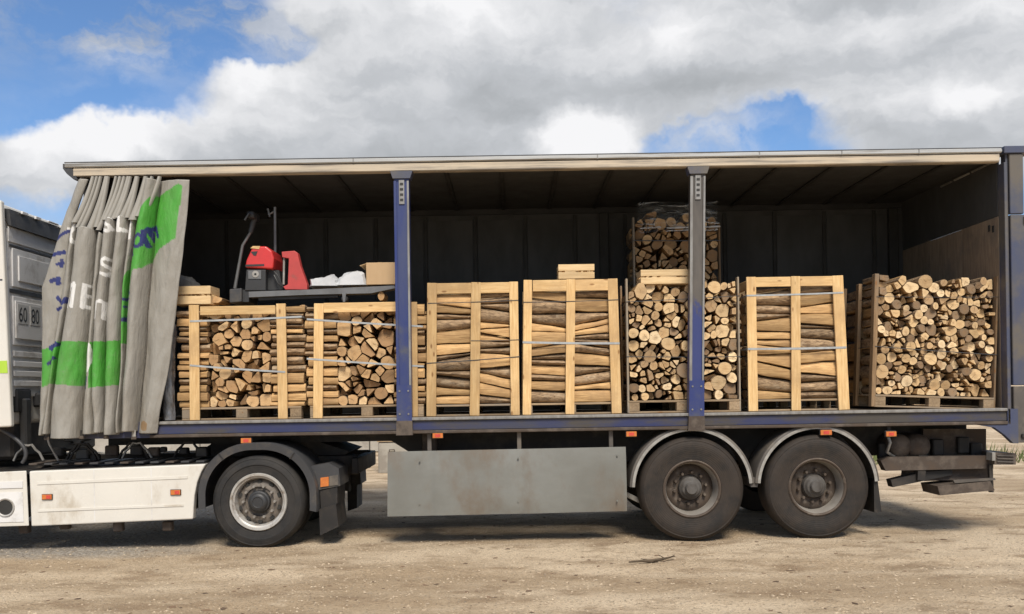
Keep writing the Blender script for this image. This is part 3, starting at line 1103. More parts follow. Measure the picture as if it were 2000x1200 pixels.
def wheel(cx, cz, r, y0, width, parent, kind, near=True):
    """y0 = outer face; axis along Y; width inwards (sign by near)"""
    s = 1 if near else -1
    w = width
    rr_ = r
    rim = 0.298
    prof = [(rim, 0.03), (rim + 0.012, 0.005), (rim + 0.05, -0.004 + 0.006), (rim + 0.09, -0.004), (rr_ * 0.80, -0.012), (rr_ * 0.88, -0.006), (rr_ * 0.915, 0.0), (rr_ * 0.925, -0.004),
            (rr_ * 0.955, 0.010), (rr_ * 0.985, 0.030), (rr_ * 0.997, 0.055), (rr_, 0.10), (rr_, w * 0.5), (rr_, w - 0.10), (rr_ * 0.985, w - 0.03), (rr_ * 0.9, w), (rim, w - 0.03)]
    mb = MB()
    prof = [(q, y0 + s * yy) for q, yy in prof]
    mb.lathe(prof, (cx, 0, cz), 96)
    # circumferential tread grooves are cut as shallow dark ribs; flatten where it meets the ground
    mb.v = [(x, y, max(z, cz - rr_ + 0.012)) for x, y, z in mb.v]
    ty = mb.build('wheel', M['tyre' if kind == 'drive' else 'tyre_dusty'], parent, origin=(cx, y0, cz), smooth=50, recalc=True)
    mb = MB()
    L = lambda *pp: [(q, y0 + s * yy) for q, yy in pp]
    if kind == 'drive':
        mb.lathe(L((rim, 0.032), (rim + 0.006, 0.008), (rim - 0.004, -0.008), (rim - 0.022, -0.006), (rim - 0.030, 0.012), (rim - 0.046, 0.018), (rim - 0.055, 0.05), (rim - 0.062, 0.10)), (cx, 0, cz), 72)
        mb.build('rim', M['rim'], ty, origin=(cx, y0, cz), smooth=50)
        mb = MB()
        mb.lathe(L((rim - 0.062, 0.10), (rim - 0.075, 0.085), (0.19, 0.055), (0.155, 0.05), (0.15, 0.07), (0.0, 0.07)), (cx, 0, cz), 60)
        mb.build('wheel_disc', M['rim_disc'], ty, origin=(cx, y0, cz), smooth=40)
        for i in range(10):
            a = 2 * math.pi * (i + 0.5) / 10
            mb = MB()
            mb.lathe(L((0.001, -0.002 + 0.062), (0.024, -0.002 + 0.062), (0.028, 0.08)), (cx + 0.205 * math.cos(a), 0, cz + 0.205 * math.sin(a)), 14)
            mb.build('vent_hole', M['inside_line'], ty)
        mb = MB()
        for i in range(10):
            a = 2 * math.pi * i / 10
            mb.lathe(L((0.001, 0.012), (0.013, 0.012), (0.016, 0.02), (0.016, 0.055)), (cx + 0.165 * math.cos(a), 0, cz + 0.165 * math.sin(a)), 6)
        tag(mb.build('wheel_nuts', M['rim_barrel'], ty, smooth=20), kind='stuff')
        mb = MB()
        mb.lathe(L((0.0, -0.018), (0.05, -0.018), (0.056, -0.024), (0.075, -0.022), (0.09, -0.010), (0.098, 0.015), (0.112, 0.02), (0.12, 0.06)), (cx, 0, cz), 40)
        mb.build('hub', M['machine'], ty, smooth=40)
    else:
        mb.lathe(L((rim, 0.032), (rim + 0.008, 0.006), (rim - 0.004, -0.004), (rim - 0.016, 0.0), (rim - 0.022, 0.014)), (cx, 0, cz), 72)
        mb.build('rim', M['rim_brown'], ty, origin=(cx, y0, cz), smooth=50)
        mb = MB()
        mb.lathe(L((rim - 0.022, 0.014), (rim - 0.032, 0.05), (rim - 0.040, 0.11), (rim - 0.048, 0.17)), (cx, 0, cz), 72)
        mb.build('rim_barrel', M['rim_barrel'], ty, origin=(cx, y0, cz), smooth=50)
        mb = MB()
        mb.lathe(L((rim - 0.048, 0.17), (0.225, 0.15), (0.19, 0.142), (0.17, 0.15), (0.14, 0.15), (0.135, 0.16), (0, 0.16)), (cx, 0, cz), 60)
        mb.build('wheel_disc', M['rim_brown'], ty, origin=(cx, y0, cz), smooth=40)
        mb = MB()
        for i in range(10):
            a = 2 * math.pi * (i + 0.3) / 10
            mb.lathe(L((0.001, 0.095), (0.014, 0.095), (0.019, 0.108), (0.019, 0.15)), (cx + 0.1675 * math.cos(a), 0, cz + 0.1675 * math.sin(a)), 6)
        tag(mb.build('wheel_nuts', M['rim_brown'], ty, smooth=20), kind='stuff')
        mb = MB()
        mb.lathe(L((0.125, 0.15), (0.118, 0.09), (0.105, 0.082), (0.090, 0.06), (0.066, 0.055), (0.060, 0.02), (0.054, 0.012), (0.0, 0.010)), (cx, 0, cz), 40)
        hb = mb.build('hub', M['hub'], ty, smooth=35)
    return ty


TW = [P(1352, 956)[0], P(1597, 953)[0]]
RT = 0.548
for cx in TW:
    wheel(cx, RT - 0.008, RT, 0.0, 0.37, T, 'trailer')
    wheel(cx, RT - 0.008, RT, WID, 0.37, T, 'trailer', near=False)
    mb = MB()
    mb.cyl((cx, 0.2, RT), (cx, 2.3, RT), 0.075, n=16)
    mb.box((cx - 0.09, 0.60, RT + 0.06), (cx + 0.09, 0.76, 0.80), 0, 0.01)
    mb.box((cx - 0.09, 1.74, RT + 0.06), (cx + 0.09, 1.90, 0.80), 0, 0.01)
    mb.build('axle', M['black'], T)
    mb = MB()
    for y in (0.66, 1.84):
        for k in range(4):
            mb.box((cx - 0.5 + k * 0.08, y - 0.04, RT + 0.085 + k * 0.016), (cx + 0.5 - k * 0.08, y + 0.04, RT + 0.10 + k * 0.016), 0, 0.003)
    mb.build('leaf_spring', M['rusty'], T)


def mudguard(cx, cz, r, y0, y1, a0, a1, material, edge, parent, thick=0.012, lip=0.045):
    mb = MB()
    yy = [y0, y0 - 0.0, y1, y1]
    prof = [(r - lip, y0 + 0.004), (r - 0.012, y0), (r + 0.006, y0 + 0.012), (r + 0.012, y0 + 0.05), (r + 0.014, (y0 + y1) / 2), (r + 0.006, y1), (r - thick, y1 - 0.004), (r + 0.0, (y0 + y1) / 2), (r - 0.004, y0 + 0.05), (r - 0.02, y0 + 0.018), (r - lip, y0 + 0.012), (r - lip, y0 + 0.004)]
    mb.lathe(prof, (cx, 0, cz), 48, a0=a0, a1=a1)
    g = mb.build('mudguard', material, parent, smooth=45)
    if edge:
        mb = MB()
        pr = [(r - lip - 0.001, y0 - 0.006), (r - lip + 0.028, y0 - 0.008), (r - lip + 0.028, y0 + 0.004), (r - lip - 0.001, y0 + 0.003), (r - lip - 0.001, y0 - 0.006)]
        mb.lathe(pr, (cx, 0, cz), 48, a0=a0, a1=a1)
        mb.build('edge_trim', edge, g, smooth=45)
    return g


for i, cx in enumerate(TW):
    mudguard(cx, RT, 0.645, 0.0, 0.42, rad(4 if i == 0 else 4), rad(178 if i == 0 else 176), M['guard'], M['trim'], T)
    mudguard(cx, RT, 0.645, 2.08, WID, rad(4), rad(176), M['guard'], None, T)
mb = MB()
xm = TW[1] + 0.60
z0, z1 = 0.27, RT + 0.05
mb.prism([(xm, z1), (xm + 0.04, z1), (xm + 0.075, z0), (xm + 0.0, z0 - 0.01)], 0.03, 0.42)
mb.build('mud_flap', M['black'], T)
mb = MB()
mb.prism([(TW[0] + 0.60, RT + 0.1), (TW[0] + 0.71, RT + 0.1), (TW[0] + 0.69, RT + 0.0), (TW[0] + 0.62, RT + 0.0)], 0.03, 0.40)
mb.build('mudguard_bridge', M['guard'], T)

# rear: air reservoirs, tail-lift beams, underrun bar
for (px, py, r_) in ((1762, 873, 0.14),):
    x, z = P(px, py, 0.25)
    for dx in (0.0, 0.20):
        mb = MB()
        mb.lathe([(0.0, 0.0), (0.05, 0.003), (0.10, 0.02), (0.13, 0.06), (0.135, 0.12), (0.135, 0.8), (0.10, 0.86), (0, 0.88)], (x + dx, 0.25, z), 32)
        mb.build('air_tank', M['rusty'], T, smooth=40)
mb = MB()
x, z = P(1770, 898, 0.25)
mb.tube([(x, 0.24, z + 0.03), (x + 0.03, 0.23, z - 0.01), (x + 0.05, 0.23, z - 0.06)], 0.012, 8)
mb.build('drain_valve', M['edge'], T)


def pbox(name, pts, y0, y1, material, parent=None):
    mb = MB()
    mb.prism([P(a, b, y0) for a, b in pts], y0, y1)
    return mb.build(name, material, parent or T)


pbox('rear_panel', [(1803, 838), (1926, 838), (1926, 893), (1803, 893)], 0.45, 0.50, M['rusty'])
pbox('lift_beam', [(1720, 900), (1736, 893), (1940, 890), (1940, 915), (1730, 920)], 0.20, 0.32, M['rusty'])
pbox('lift_frame', [(1808, 918), (1938, 914), (1940, 935), (1806, 940)], 0.30, 0.9, M['rusty'])
pbox('lift_bracket', [(1795, 890), (1812, 890), (1806, 940), (1792, 938)], 0.21, 0.30, M['black'])
pbox('lift_arm', [(1740, 938), (1806, 922), (1860, 918), (1860, 928), (1744, 952)], 0.25, 0.38, M['black'])
pbox('step_plate', [(1831, 950), (1934, 940), (1943, 958), (1836, 968)], 0.10, 0.50, M['rusty'])
pbox('step_side', [(1862, 938), (1943, 934), (1945, 938), (1865, 944)], 0.10, 0.14, M['guard'])
pbox('lift_hinge', [(1932, 908), (1939, 908), (1941, 962), (1934, 962)], 0.16, 0.20, M['black'])
rb = pbox('underrun_bar', [(1944, 884), (1985, 886), (1984, 908), (1942, 908)], 0.10, 2.30, M['rusty'])
for k in range(3):
    pbox('rib', [(1948, 889 + k * 6), (1981, 890 + k * 6), (1981, 892 + k * 6), (1948, 891 + k * 6)], 0.085, 0.099, M['guard'], rb)
pbox('bar_stay', [(1938, 884), (1944, 884), (1944, 900), (1938, 900)], 0.08, 0.2, M['trim'])
for (px, py, q) in ((1725, 880, 12), (1830, 872, 18), (1880, 868, 22), (1905, 880, 14)):
    x, z = P(px, py, 0.4)
    mb = MB()
    mb.box((x - 0.06, 0.36, z - 0.10), (x + 0.06, 0.44, z + 0.08), 0, 0.012)
    mb.build('valve_block', M['black'], T)
mb = MB()
x, z = P(1735, 865, 0.2)
mb.tube([(x, 0.22, z + 0.08), (x + 0.02, 0.2, z), (x - 0.01, 0.22, z - 0.10), (x + 0.1, 0.3, z - 0.16)], 0.018, 8)
mb.build('air_hose', M['edge'], T, smooth=60)

# ------------------------------------------------------------------ gathered curtain
ROWS = [350, 440, 560, 700, 850]
B = [[150, 118, 79, 79, 75], [171, 138, 122, 104, 84], [184, 152, 138, 112, 98], [208, 192, 182, 172, 161], [224, 208, 192, 184, 188],
     [244, 229, 215, 208, 209], [266, 252, 240, 237, 230], [284, 265, 250, 244, 237], [313, 300, 290, 280, 268], [371, 363, 349, 333, 305]]
AMP = [0.05, 0.07, 0.15, 0.08, 0.12, 0.12, 0.07, 0.14, 0.06]
BASEY = [0.05, 0.03, 0.00, 0.02, -0.01, -0.01, 0.02, -0.01, 0.06, 0.00]
TOPS = [350, 425, 446, 455, 428, 424, 418, 352, 352]


def bx(k, y):
    for i in range(len(ROWS) - 1):
        if y <= ROWS[i + 1] or i == len(ROWS) - 2:
            f = (y - ROWS[i]) / (ROWS[i + 1] - ROWS[i])
            return B[k][i] * (1 - f) + B[k][i + 1] * f


GREEN, BLUE_, WHITE_, TARP = (0.072, 0.31, 0.042), (0.022, 0.030, 0.135), (0.72, 0.71, 0.68), (0.288, 0.272, 0.238)


def inpoly(x, y, poly):
    c = False
    j = len(poly) - 1
    for i in range(len(poly)):
        xi, yi = poly[i]
        xj, yj = poly[j]
        if (yi > y) != (yj > y) and x < (xj - xi) * (y - yi) / (yj - yi) + xi:
            c = not c
        j = i
    return c


def seg_d(x, y, a, b):
    dx, dy = b[0] - a[0], b[1] - a[1]
    L = dx * dx + dy * dy
    t_ = 0 if L == 0 else max(0, min(1, ((x - a[0]) * dx + (y - a[1]) * dy) / L))
    return math.hypot(x - a[0] - t_ * dx, y - a[1] - t_ * dy)


GPOLY = [[(270, 427), (282, 408), (297, 387), (350, 360), (358, 365), (344, 467), (310, 487), (282, 525), (266, 530), (261, 548), (256, 600), (252, 640), (246, 672), (238, 672), (241, 600), (243, 552), (262, 500), (265, 470)],
         [(78, 683), (98, 680), (112, 668), (172, 668), (174, 700), (166, 754), (102, 750), (82, 757)],
         [(181, 669), (238, 666), (234, 752), (178, 758)]]


def arc(cx, cy, rx, ry, a0, a1, n=10, rot=0.0):
    o_ = []
    for i in range(n + 1):
        a = math.radians(a0 + (a1 - a0) * i / n)
        x, y = rx * math.cos(a), ry * math.sin(a)
        o_.append((cx + x * math.cos(rot) - y * math.sin(rot), cy + x * math.sin(rot) + y * math.cos(rot)))
    return o_


S1 = [(224, 428), (216, 424), (209, 430), (211, 438), (220, 444), (223, 450), (217, 455), (208, 451)]
S2 = [(221, 511), (214, 507), (207, 512), (209, 519), (218, 525), (221, 533), (214, 540), (206, 536)]
STROKES = [(WHITE_, 3.2, [(135, 448), (141, 462)]), (WHITE_, 3.2, [(150, 441), (139, 460), (144, 474)]), (WHITE_, 3.0, S1), (WHITE_, 4.0, [(237, 422), (237, 452), (247, 452)]),
           (WHITE_, 3.0, [(258, 424), (255, 466)]), (WHITE_, 3.0, S2),
           (WHITE_, 3.2, [(141, 557), (139, 600)]), (WHITE_, 3.2, [(139, 576), (146, 558)]), (WHITE_, 4.2, [(154, 557), (150, 600)]), (WHITE_, 3.8, [(172, 559), (168, 601), (178, 602)]), (WHITE_, 3.0, [(171, 580), (178, 580)]), (WHITE_, 3.0, [(172, 560), (181, 560)]),
           (WHITE_, 3.0, [(193, 622), (197, 592), (205, 590), (211, 594), (209, 624)]), (WHITE_, 4.5, [(178, 675), (180, 700), (174, 724)]),
           (BLUE_, 3.2, [(104, 471), (118, 460), (134, 452)]), (BLUE_, 4.0, [(96, 483), (92, 500), (124, 493)]), (BLUE_, 3.0, [(112, 517), (122, 514)]), (BLUE_, 3.0, [(120, 508), (119, 521)]),
           (BLUE_, 4.5, [(101, 549), (114, 545)]), (BLUE_, 5.0, [(112, 548), (114, 553)]), (BLUE_, 3.5, [(113, 582), (121, 592), (132, 590)]), (BLUE_, 3.2, [(131, 584), (124, 594)]), (BLUE_, 3.5, [(114, 604), (122, 602)]),
           (BLUE_, 5.5, [(101, 680), (112, 673)]), (BLUE_, 3.0, [(95, 711), (109, 700)]), (BLUE_, 4.5, [(172, 738), (170, 758)]),
           (BLUE_, 3.4, arc(275, 473, 9, 12, 0, 360, 16, 0.3)), (BLUE_, 3.2, [(290, 482), (284, 455)]), (BLUE_, 3.2, [(285, 459), (291, 448), (297, 470)]), (BLUE_, 3.2, [(292, 452), (300, 442), (307, 462)]),
           (BLUE_, 2.6, [(262, 492), (264, 500)]), (BLUE_, 3.2, [(252, 568), (257, 574)]), (BLUE_, 3.0, [(245, 586), (255, 584)]), (BLUE_, 3.5, [(244, 626), (252, 620)]), (BLUE_, 2.5, [(247, 600), (253, 606)])]


def print_col(x, y):
    c = TARP
    for gp in GPOLY:
        if inpoly(x, y, gp):
            c = GREEN
    for cc, w, pts in STROKES:
        for a, b_ in zip(pts[:-1], pts[1:]):
            if abs(x - a[0]) < 50 and abs(y - a[1]) < 60 and seg_d(x, y, a, b_) < w:
                c = cc
                break
    if math.hypot((x - 283) / 8, (y - 832) / 10) < 1:
        c = (0.26, 0.16, 0.075)
    return c


def curtain_mat():
    m, t, b = pbr('printed_tarpaulin')
    at = t.n('ShaderNodeAttribute', attribute_name='print')
    c = t.n('ShaderNodeTexCoord').outputs['Object']
    n1 = t.noise(t.scalevec(c, (1.4, 1.4, 0.5)), 3.0, 7, 0.62)
    n2 = t.noise(c, 16.0, 6, 0.65)
    sep = t.n('ShaderNodeSeparateXYZ', ins={0: c})
    low = t.mapr(sep.outputs[2], -1.3, 0.0, 0.55, 0.12)
    colr = t.mix(t.math('MULTIPLY', t.mapr(n1, 0.40, 0.72), low), at.outputs['Color'], (0.25, 0.215, 0.165))
    colr = t.mix(t.mapr(n2, 0.52, 0.72, 0, 0.22), colr, (0.22, 0.20, 0.17))
    t.set(b.inputs['Base Color'], colr)
    b.inputs['Roughness'].default_value = 0.52
    b.inputs['Specular IOR Level'].default_value = 0.4
    h = t.math('ADD', t.noise(t.scalevec(c, (3, 3, 1)), 3.5, 5, 0.6), t.math('MULTIPLY', t.noise(t.scalevec(c, (9, 9, 1.6)), 3.0, 4, 0.6), 0.5))
    bump(t, b, h, 0.55, 0.03)
    return m


M['curtain'] = curtain_mat()
CY = -0.05


def curtain_piece(name, k0, k1, step_y=2.0, per=26):
    """folds k0..k1-1; each runs from its own top edge down to the hem"""
    objs = []
    mb = MB()
    cols = []
    for k in range(k0, k1):
        nrow = 230
        rows = []
        for j in range(nrow + 1):
            v = j / nrow
            row = []
            for i in range(per + 1):
                u = i / per
                top = TOPS[k] + (7 * (1 - math.sin(math.pi * u)) if 0 < k < 7 else 0)
                hem = 851 - 3 * math.sin(k * 2.1) + (3 if k == 2 else 0) - 0.035 * (bx(k, 850) - 75)
                py = top + (hem - top) * v
                xa, xb = bx(k, py), bx(k + 1, py)
                px = xa + (xb - xa) * u
                px += 1.8 * mnoise.noise(Vector((k * 3.1, py * 0.011, u)))
                s_ = math.sin(math.pi * u) ** 0.55 if 0 < u < 1 else 0.0
                a = AMP[k] * (0.75 + 0.35 * v)
                if k >= 7:
                    s_ = math.sin(math.pi * u)
                yb = (BASEY[k] * (1 - u) + BASEY[k + 1] * u)
                y = CY + yb - a * s_ + 0.10 * (1 if 0 < k < 8 else 0) * (abs(u - 0.5) * 2) ** 6
                y += 0.018 * mnoise.noise(Vector((px * 0.045, py * 0.012, k))) + 0.009 * mnoise.noise(Vector((px * 0.12 + py * 0.02, py * 0.03, k + 9))) + 0.012 * math.sin((py - 850) * 0.05 + px * 0.06 + k) * max(0, 1 - (850 - py) / 160)
                X, Z = P(px, py, CY)
                row.append((X, y, Z))
                cols.append(print_col(px, py))
            rows.append(row)
        mb.grid(rows)
    return mb, cols


mb, cols = curtain_piece('c', 0, 1)
cur = mb.build('side_curtain', M['curtain'], T, origin=(-4.3, -0.05, 2.55), smooth=180, recalc=False, colors=cols)
cur['label'] = 'bunched grey tarpaulin with green bands and white and blue lettering'
sol = cur.modifiers.new('thickness', 'SOLIDIFY')
sol.thickness = 0.003
for (k0, k1, nm) in ((1, 3, 'curtain_fold'), (3, 5, 'curtain_fold'), (5, 7, 'curtain_fold'), (7, 9, 'curtain_flap')):
    mb, cols = curtain_piece('c', k0, k1)
    o = mb.build(nm, M['curtain'], cur, origin=(-4.3, -0.05, 2.55), smooth=180, recalc=False, colors=cols)
    sol = o.modifiers.new('thickness', 'SOLIDIFY')
    sol.thickness = 0.003
# gathered webs of the curtain hanging from the rail rollers
M['tarp_plain'] = mat('plain_tarpaulin', (0.33, 0.312, 0.275), (0.28, 0.265, 0.23), 5, 0.55)
for (xa, xb, yb, w) in ((181, 150, 437, 5), (189, 156, 447, 3), (196, 163, 450, 4), (207, 178, 452, 6), (210, 192, 446, 4), (226, 196, 452, 3), (234, 209, 432, 4), (242, 216, 432, 4), (250, 226, 430, 5),
                        (254, 232, 428, 3), (266, 243, 425, 5), (268, 252, 428, 4), (284, 262, 432, 7), (296, 272, 425, 4), (311, 284, 418, 5)):
    rows = []
    for j in range(15):
        f = j / 14
        py = 345 + (yb - 345) * f
        px = xa + (xb - xa) * (0.55 * f + 0.45 * f * f)
        wd = (w + 3.0) * (0.75 + 0.6 * f)
        row = []
        for i in range(7):
            a = math.pi * i / 6
            X, Z = P(px - math.cos(a) * wd * 0.62, py, CY)
            row.append((X, CY + 0.02 - 0.035 * math.sin(a) - 0.06 * f, Z))
        rows.append(row)
    mb = MB()
    mb.grid(rows)
    mb.build('curtain_web', M['tarp_plain'], cur, smooth=180, recalc=False)
# hem straps and buckles hanging under the curtain
for (px, l) in ((92, 8), (160, 6), (208, 6), (262, 7)):
    X, Z = P(px, 848, CY)
    mb = MB()
    mb.box((X - 0.02, CY - 0.01, Z - l / 187), (X + 0.02, CY - 0.004, Z + 0.04), 0, 0.001)
    s_ = mb.build('hem_strap', M['tarp_plain'] if px % 4 else M['black'], cur)
    mb = MB()
    mb.box((X - 0.026, CY - 0.016, Z - l / 187 - 0.02), (X + 0.026, CY - 0.0, Z - l / 187 + 0.012), 0, 0.004)
    mb.build('buckle', M['rusty'], cur)

# ================================================================== tractor
TR = thing('tractor_unit', 'white truck tractor with grey rear cab wall coupled under the trailer', 'truck', (-4.6, 1.2, 0))
DX, DZ = P(506, 985)[0], 0.478
RD = 0.488
wheel(DX, RD - 0.008, RD, -0.03, 0.29, TR, 'drive')
for (y0, near) in ((0.30, True), (2.43, False), (2.12, False)):
    wheel(DX, RD - 0.008, RD, y0, 0.27, TR, 'drive', near)
mb = MB()
mb.cyl((DX, 0.2, RD), (DX, 2.2, RD), 0.09, n=16)
mb.lathe([(0.0, 0.95), (0.2, 1.0), (0.24, 1.2), (0.2, 1.4), (0, 1.45)], (DX, 0, RD), 24)
mb.build('drive_axle', M['black'], TR, smooth=40)


def guard3(cx, cz, y0, y1, name, parent):
    """squared three-piece mudguard with a wide front lip"""
    mb = MB()
    pts = []
    for a in range(-12, 193, 5):
        r = 0.60 + 0.03 * abs(math.sin(2 * rad(a)))
        pts.append((cx + r * math.cos(rad(a)) * 1.03, cz + r * math.sin(rad(a)) * 1.0))
    inn = []
    for a in range(-12, 193, 5):
        r = 0.525 + 0.025 * abs(math.sin(2 * rad(a)))
        inn.append((cx + r * math.cos(rad(a)) * 1.03, cz + r * math.sin(rad(a)) * 1.0))
    n = len(pts)
    prof = lambda i: [(inn[i][0], y0 + 0.012, inn[i][1]), (inn[i][0], y0, inn[i][1]), (pts[i][0] * 0.985 + cx * 0.015, y0 - 0.006, pts[i][1] * 0.985 + cz * 0.015), (pts[i][0], y0 + 0.012, pts[i][1]),
                      (pts[i][0], y1, pts[i][1]), (pts[i][0] * 0.97 + cx * 0.03, y1, pts[i][1] * 0.97 + cz * 0.03), (pts[i][0] * 0.97 + cx * 0.03, y0 + 0.02, pts[i][1] * 0.97 + cz * 0.03)]
    mb.grid([prof(i) + [prof(i)[0]] for i in range(n)])
    return mb.build(name, M['plastic'], parent, smooth=40)


guard3(DX, RD + 0.01, -0.055, 0.58, 'mudguard', TR)
guard3(DX, RD + 0.01, 1.84, 2.46, 'mudguard', TR)
# seams of the guard
for a in (52, 128):
    mb = MB()
    ca, sa = math.cos(rad(a)), math.sin(rad(a))
    mb.bar((DX + 0.555 * ca, -0.064, RD + 0.555 * sa), (DX + 0.64 * ca, -0.064, RD + 0.64 * sa), 0.004, 0.012)
    mb.build('guard_seam', M['black'], TR)

# rear lamp carrier, mud flap
x0, z0 = P(601, 905)
lx, lz = P(606, 905)
mb = MB()
mb.prism([P(603, 912), P(640, 905), P(660, 916), P(663, 950), P(622, 958), P(604, 940)], 0.04, 0.55)
lampbox = mb.build('lamp_carrier', M['plastic'], TR)
mb = MB()
mb.prism([P(625, 934), P(641, 932), P(641, 950), P(625, 952)], 0.025, 0.04)
mb.build('amber_lamp', M['amber'], lampbox)
mb = MB()
mb.prism([P(642, 931), P(659, 928), P(660, 948), P(642, 950)], 0.03, 0.0395)
mb.build('lamp_body', M['guard'], lampbox)
mb = MB()
mb.prism([P(623, 960), P(657, 952), P(657, 985), P(625, 997)], 0.05, 0.5)
mb.build('flap_bracket', M['black'], lampbox)
mb = MB()
mb.prism([P(622, 996), P(655, 985), P(660, 1030), P(624, 1047)], 0.03, 0.52)
mb.build('mud_flap', M['black'], TR)
# far-side lamp carrier
mb = MB()
mb.prism([P(676, 880, 2.0), P(703, 892, 2.0), P(706, 945, 2.0), P(680, 950, 2.0)], 1.95, 2.40)
mb.build('lamp_carrier', M['black'], TR)
mb = MB()
mb.prism([P(679, 948, 2.0), P(698, 946, 2.0), P(698, 992, 2.0), P(680, 998, 2.0)], 1.97, 2.38)
mb.build('mud_flap', M['black'], TR)
mb = MB()
for y in (0.75, 1.62):
    mb.box((-6.6, y, 0.68), (-1.75, y + 0.08, 0.90), 0, 0.008)
mb.box((-1.80, 0.6, 0.70), (-1.72, 1.9, 0.88), 0, 0.01)
mb.build('chassis_frame', M['black'], TR)
mb = MB()
mb.prism([(-3.55, 0.96), (-3.4, 1.058), (-2.2, 1.058), (-1.85, 0.94), (-1.9, 0.905), (-3.5, 0.905)], 0.78, 1.68)
mb.build('fifth_wheel', M['black'], TR)
for k, (xx, yy, r_) in enumerate(((-2.3, 0.35, 0.11), (-1.95, 0.5, 0.09))):
    mb = MB()
    mb.lathe([(0, 0), (r_ * 0.8, 0.02), (r_, 0.06), (r_, 0.5), (0, 0.55)], (xx, yy + 0.4, 0.80), 20)
    mb.build('air_bellow', M['black'], TR, smooth=40)

# white side fairing


def panel_between(name, tl, tr, br, bl, y, thick, material, parent, curve=None):
    mb = MB()
    if curve:
        poly = [P(*tl), P(*tr)] + [P(*c_) for c_ in curve] + [P(*br), P(*bl)]
    else:
        poly = [P(*tl), P(*tr), P(*br), P(*bl)]
    mb.prism(poly, y, y + thick)
    o = mb.build(name, material, parent)
    bv = o.modifiers.new('bevel', 'BEVEL')
    bv.width = 0.012
    bv.segments = 2
    return o


FP = panel_between('side_fairing', (62, 920), (405, 906), (380, 1013), (66, 1027), -0.05, 0.09, M['white'], TR, curve=[(396, 922), (388, 942), (383, 968), (381, 995)])
# pressed creases: recessed-looking steps made of thin proud ribs
for (p0, p1, p2, p3) in (((78, 941), (370, 929), (370, 934), (78, 946)), ((80, 994), (362, 984), (362, 988), (80, 999))):
    mb = MB()
    mb.prism([P(*p0), P(*p1), P(*p2), P(*p3)], -0.056, -0.0505)
    mb.build('crease', M['white'], FP)
for px, a_, b_ in ((187, 915, 1021), (298, 911, 1016)):
    mb = MB()
    mb.prism([P(px, a_ + 2), P(px + 1.6, a_ + 2), P(px + 3.6, b_ - 2), P(px + 2, b_ - 2)], -0.0515, -0.0505)
    mb.build('panel_seam', M['cabgrey'], FP)
for (px, py) in ((92, 971), (343, 962)):
    x, z = P(px, py, -0.06)
    mb = MB()
    mb.box((x - 0.056, -0.060, z - 0.030), (x + 0.056, -0.0505, z + 0.030), 0, 0.004)
    o = mb.build('side_marker', M['black'], FP)
    mb = MB()
    mb.box((x - 0.050, -0.068, z - 0.025), (x + 0.050, -0.0605, z + 0.025), 0, 0.006)
    mb.box((x - 0.006, -0.071, z - 0.018), (x + 0.040, -0.0685, z + 0.018), 1, 0.002)
    mb.build('marker_lens', [M['amber'], M['redlens']], FP)
FF = panel_between('front_fairing', (-190, 930), (56, 919), (61, 1026), (-190, 1034), -0.05, 0.015, M['white'], TR)
mb = MB()
mb.prism([P(-190, 947), P(50, 939), P(50, 952), P(-190, 960)], -0.058, -0.0505)
mb.build('grey_moulding', M['cabgrey'], FF)
mb = MB()
mb.prism([P(-190, 966), P(50, 960), P(52, 1018), P(-190, 1025)], -0.056, -0.0505)
mb.build('recess', M['cabgrey'], FF)
x, z = P(17, 990)
mb = MB()
mb.lathe([(0.0, 0.0), (0.072, 0.0), (0.078, -0.006), (0.092, -0.010), (0.098, 0.008)], (x, -0.06, z), 32, mats=[1, 1, 0, 0])
mb.build('exhaust_opening', [M['rim'], M['inside_line']], FF, smooth=40)
for (px, h_) in ((40, 14), (225, 10), (322, 9), (120, 6)):
    x, z = P(px, 1030)
    mb = MB()
    mb.box((x - 0.05, 0.05, z - h_ / 187), (x + 0.05, 0.13, z + 0.05), 0, 0.01)
    mb.build('fairing_bracket', M['rusty'], TR)
# unseen far-side fairing, added to block light beneath the tractor
mb = MB()
mb.box((-7.0, 2.42, 0.30), (-3.2, 2.48, 0.88), 0, 0.01)
mb.build('side_fairing', M['white'], TR)
# top shelf behind the fairing: catwalk, cables, valves
mb = MB()
mb.prism([P(-200, 930), P(405, 905), P(405, 912), P(-200, 938)], 0.045, 0.70)
mb.build('catwalk', M['black'], TR)
for k in range(12):
    x = -5.1 + k * 0.16
    mb = MB()
    mb.box((x, 0.07, 0.905 - 0.012), (x + 0.09, 0.62, 0.925 - 0.012), 0, 0.004)
    mb.build('tread_plate', M['plastic'] if k % 3 else M['rusty'], TR)
rr = random.Random(21)
for k in range(9):
    x = -4.9 + k * 0.19 + rr.uniform(-0.05, 0.05)
    z = rr.uniform(0.95, 1.05)
    s_ = rr.uniform(0.03, 0.07)
    mb = MB()
    mb.box((x - s_, 0.30 + 0.1 * rr.random(), z - s_), (x + s_, 0.45, z + s_ * 0.7), 0, 0.012)
    mb.build('valve', rr.choice([M['black'], M['rusty'], M['machine']]), TR)
for k in range(6):
    x = -5.05 + k * 0.27
    mb = MB()
    pts = [(x + 0.05 * j * (1 if k % 2 else -1) * 0.8, 0.28 + 0.03 * k, 0.93 + 0.16 * math.sin(math.pi * j / 8) + 0.02 * (j % 2)) for j in range(9)]
    mb.tube(pts, 0.014, 6)
    mb.build('air_hose', M['black'] if k % 3 else M['edge'], TR, smooth=60)
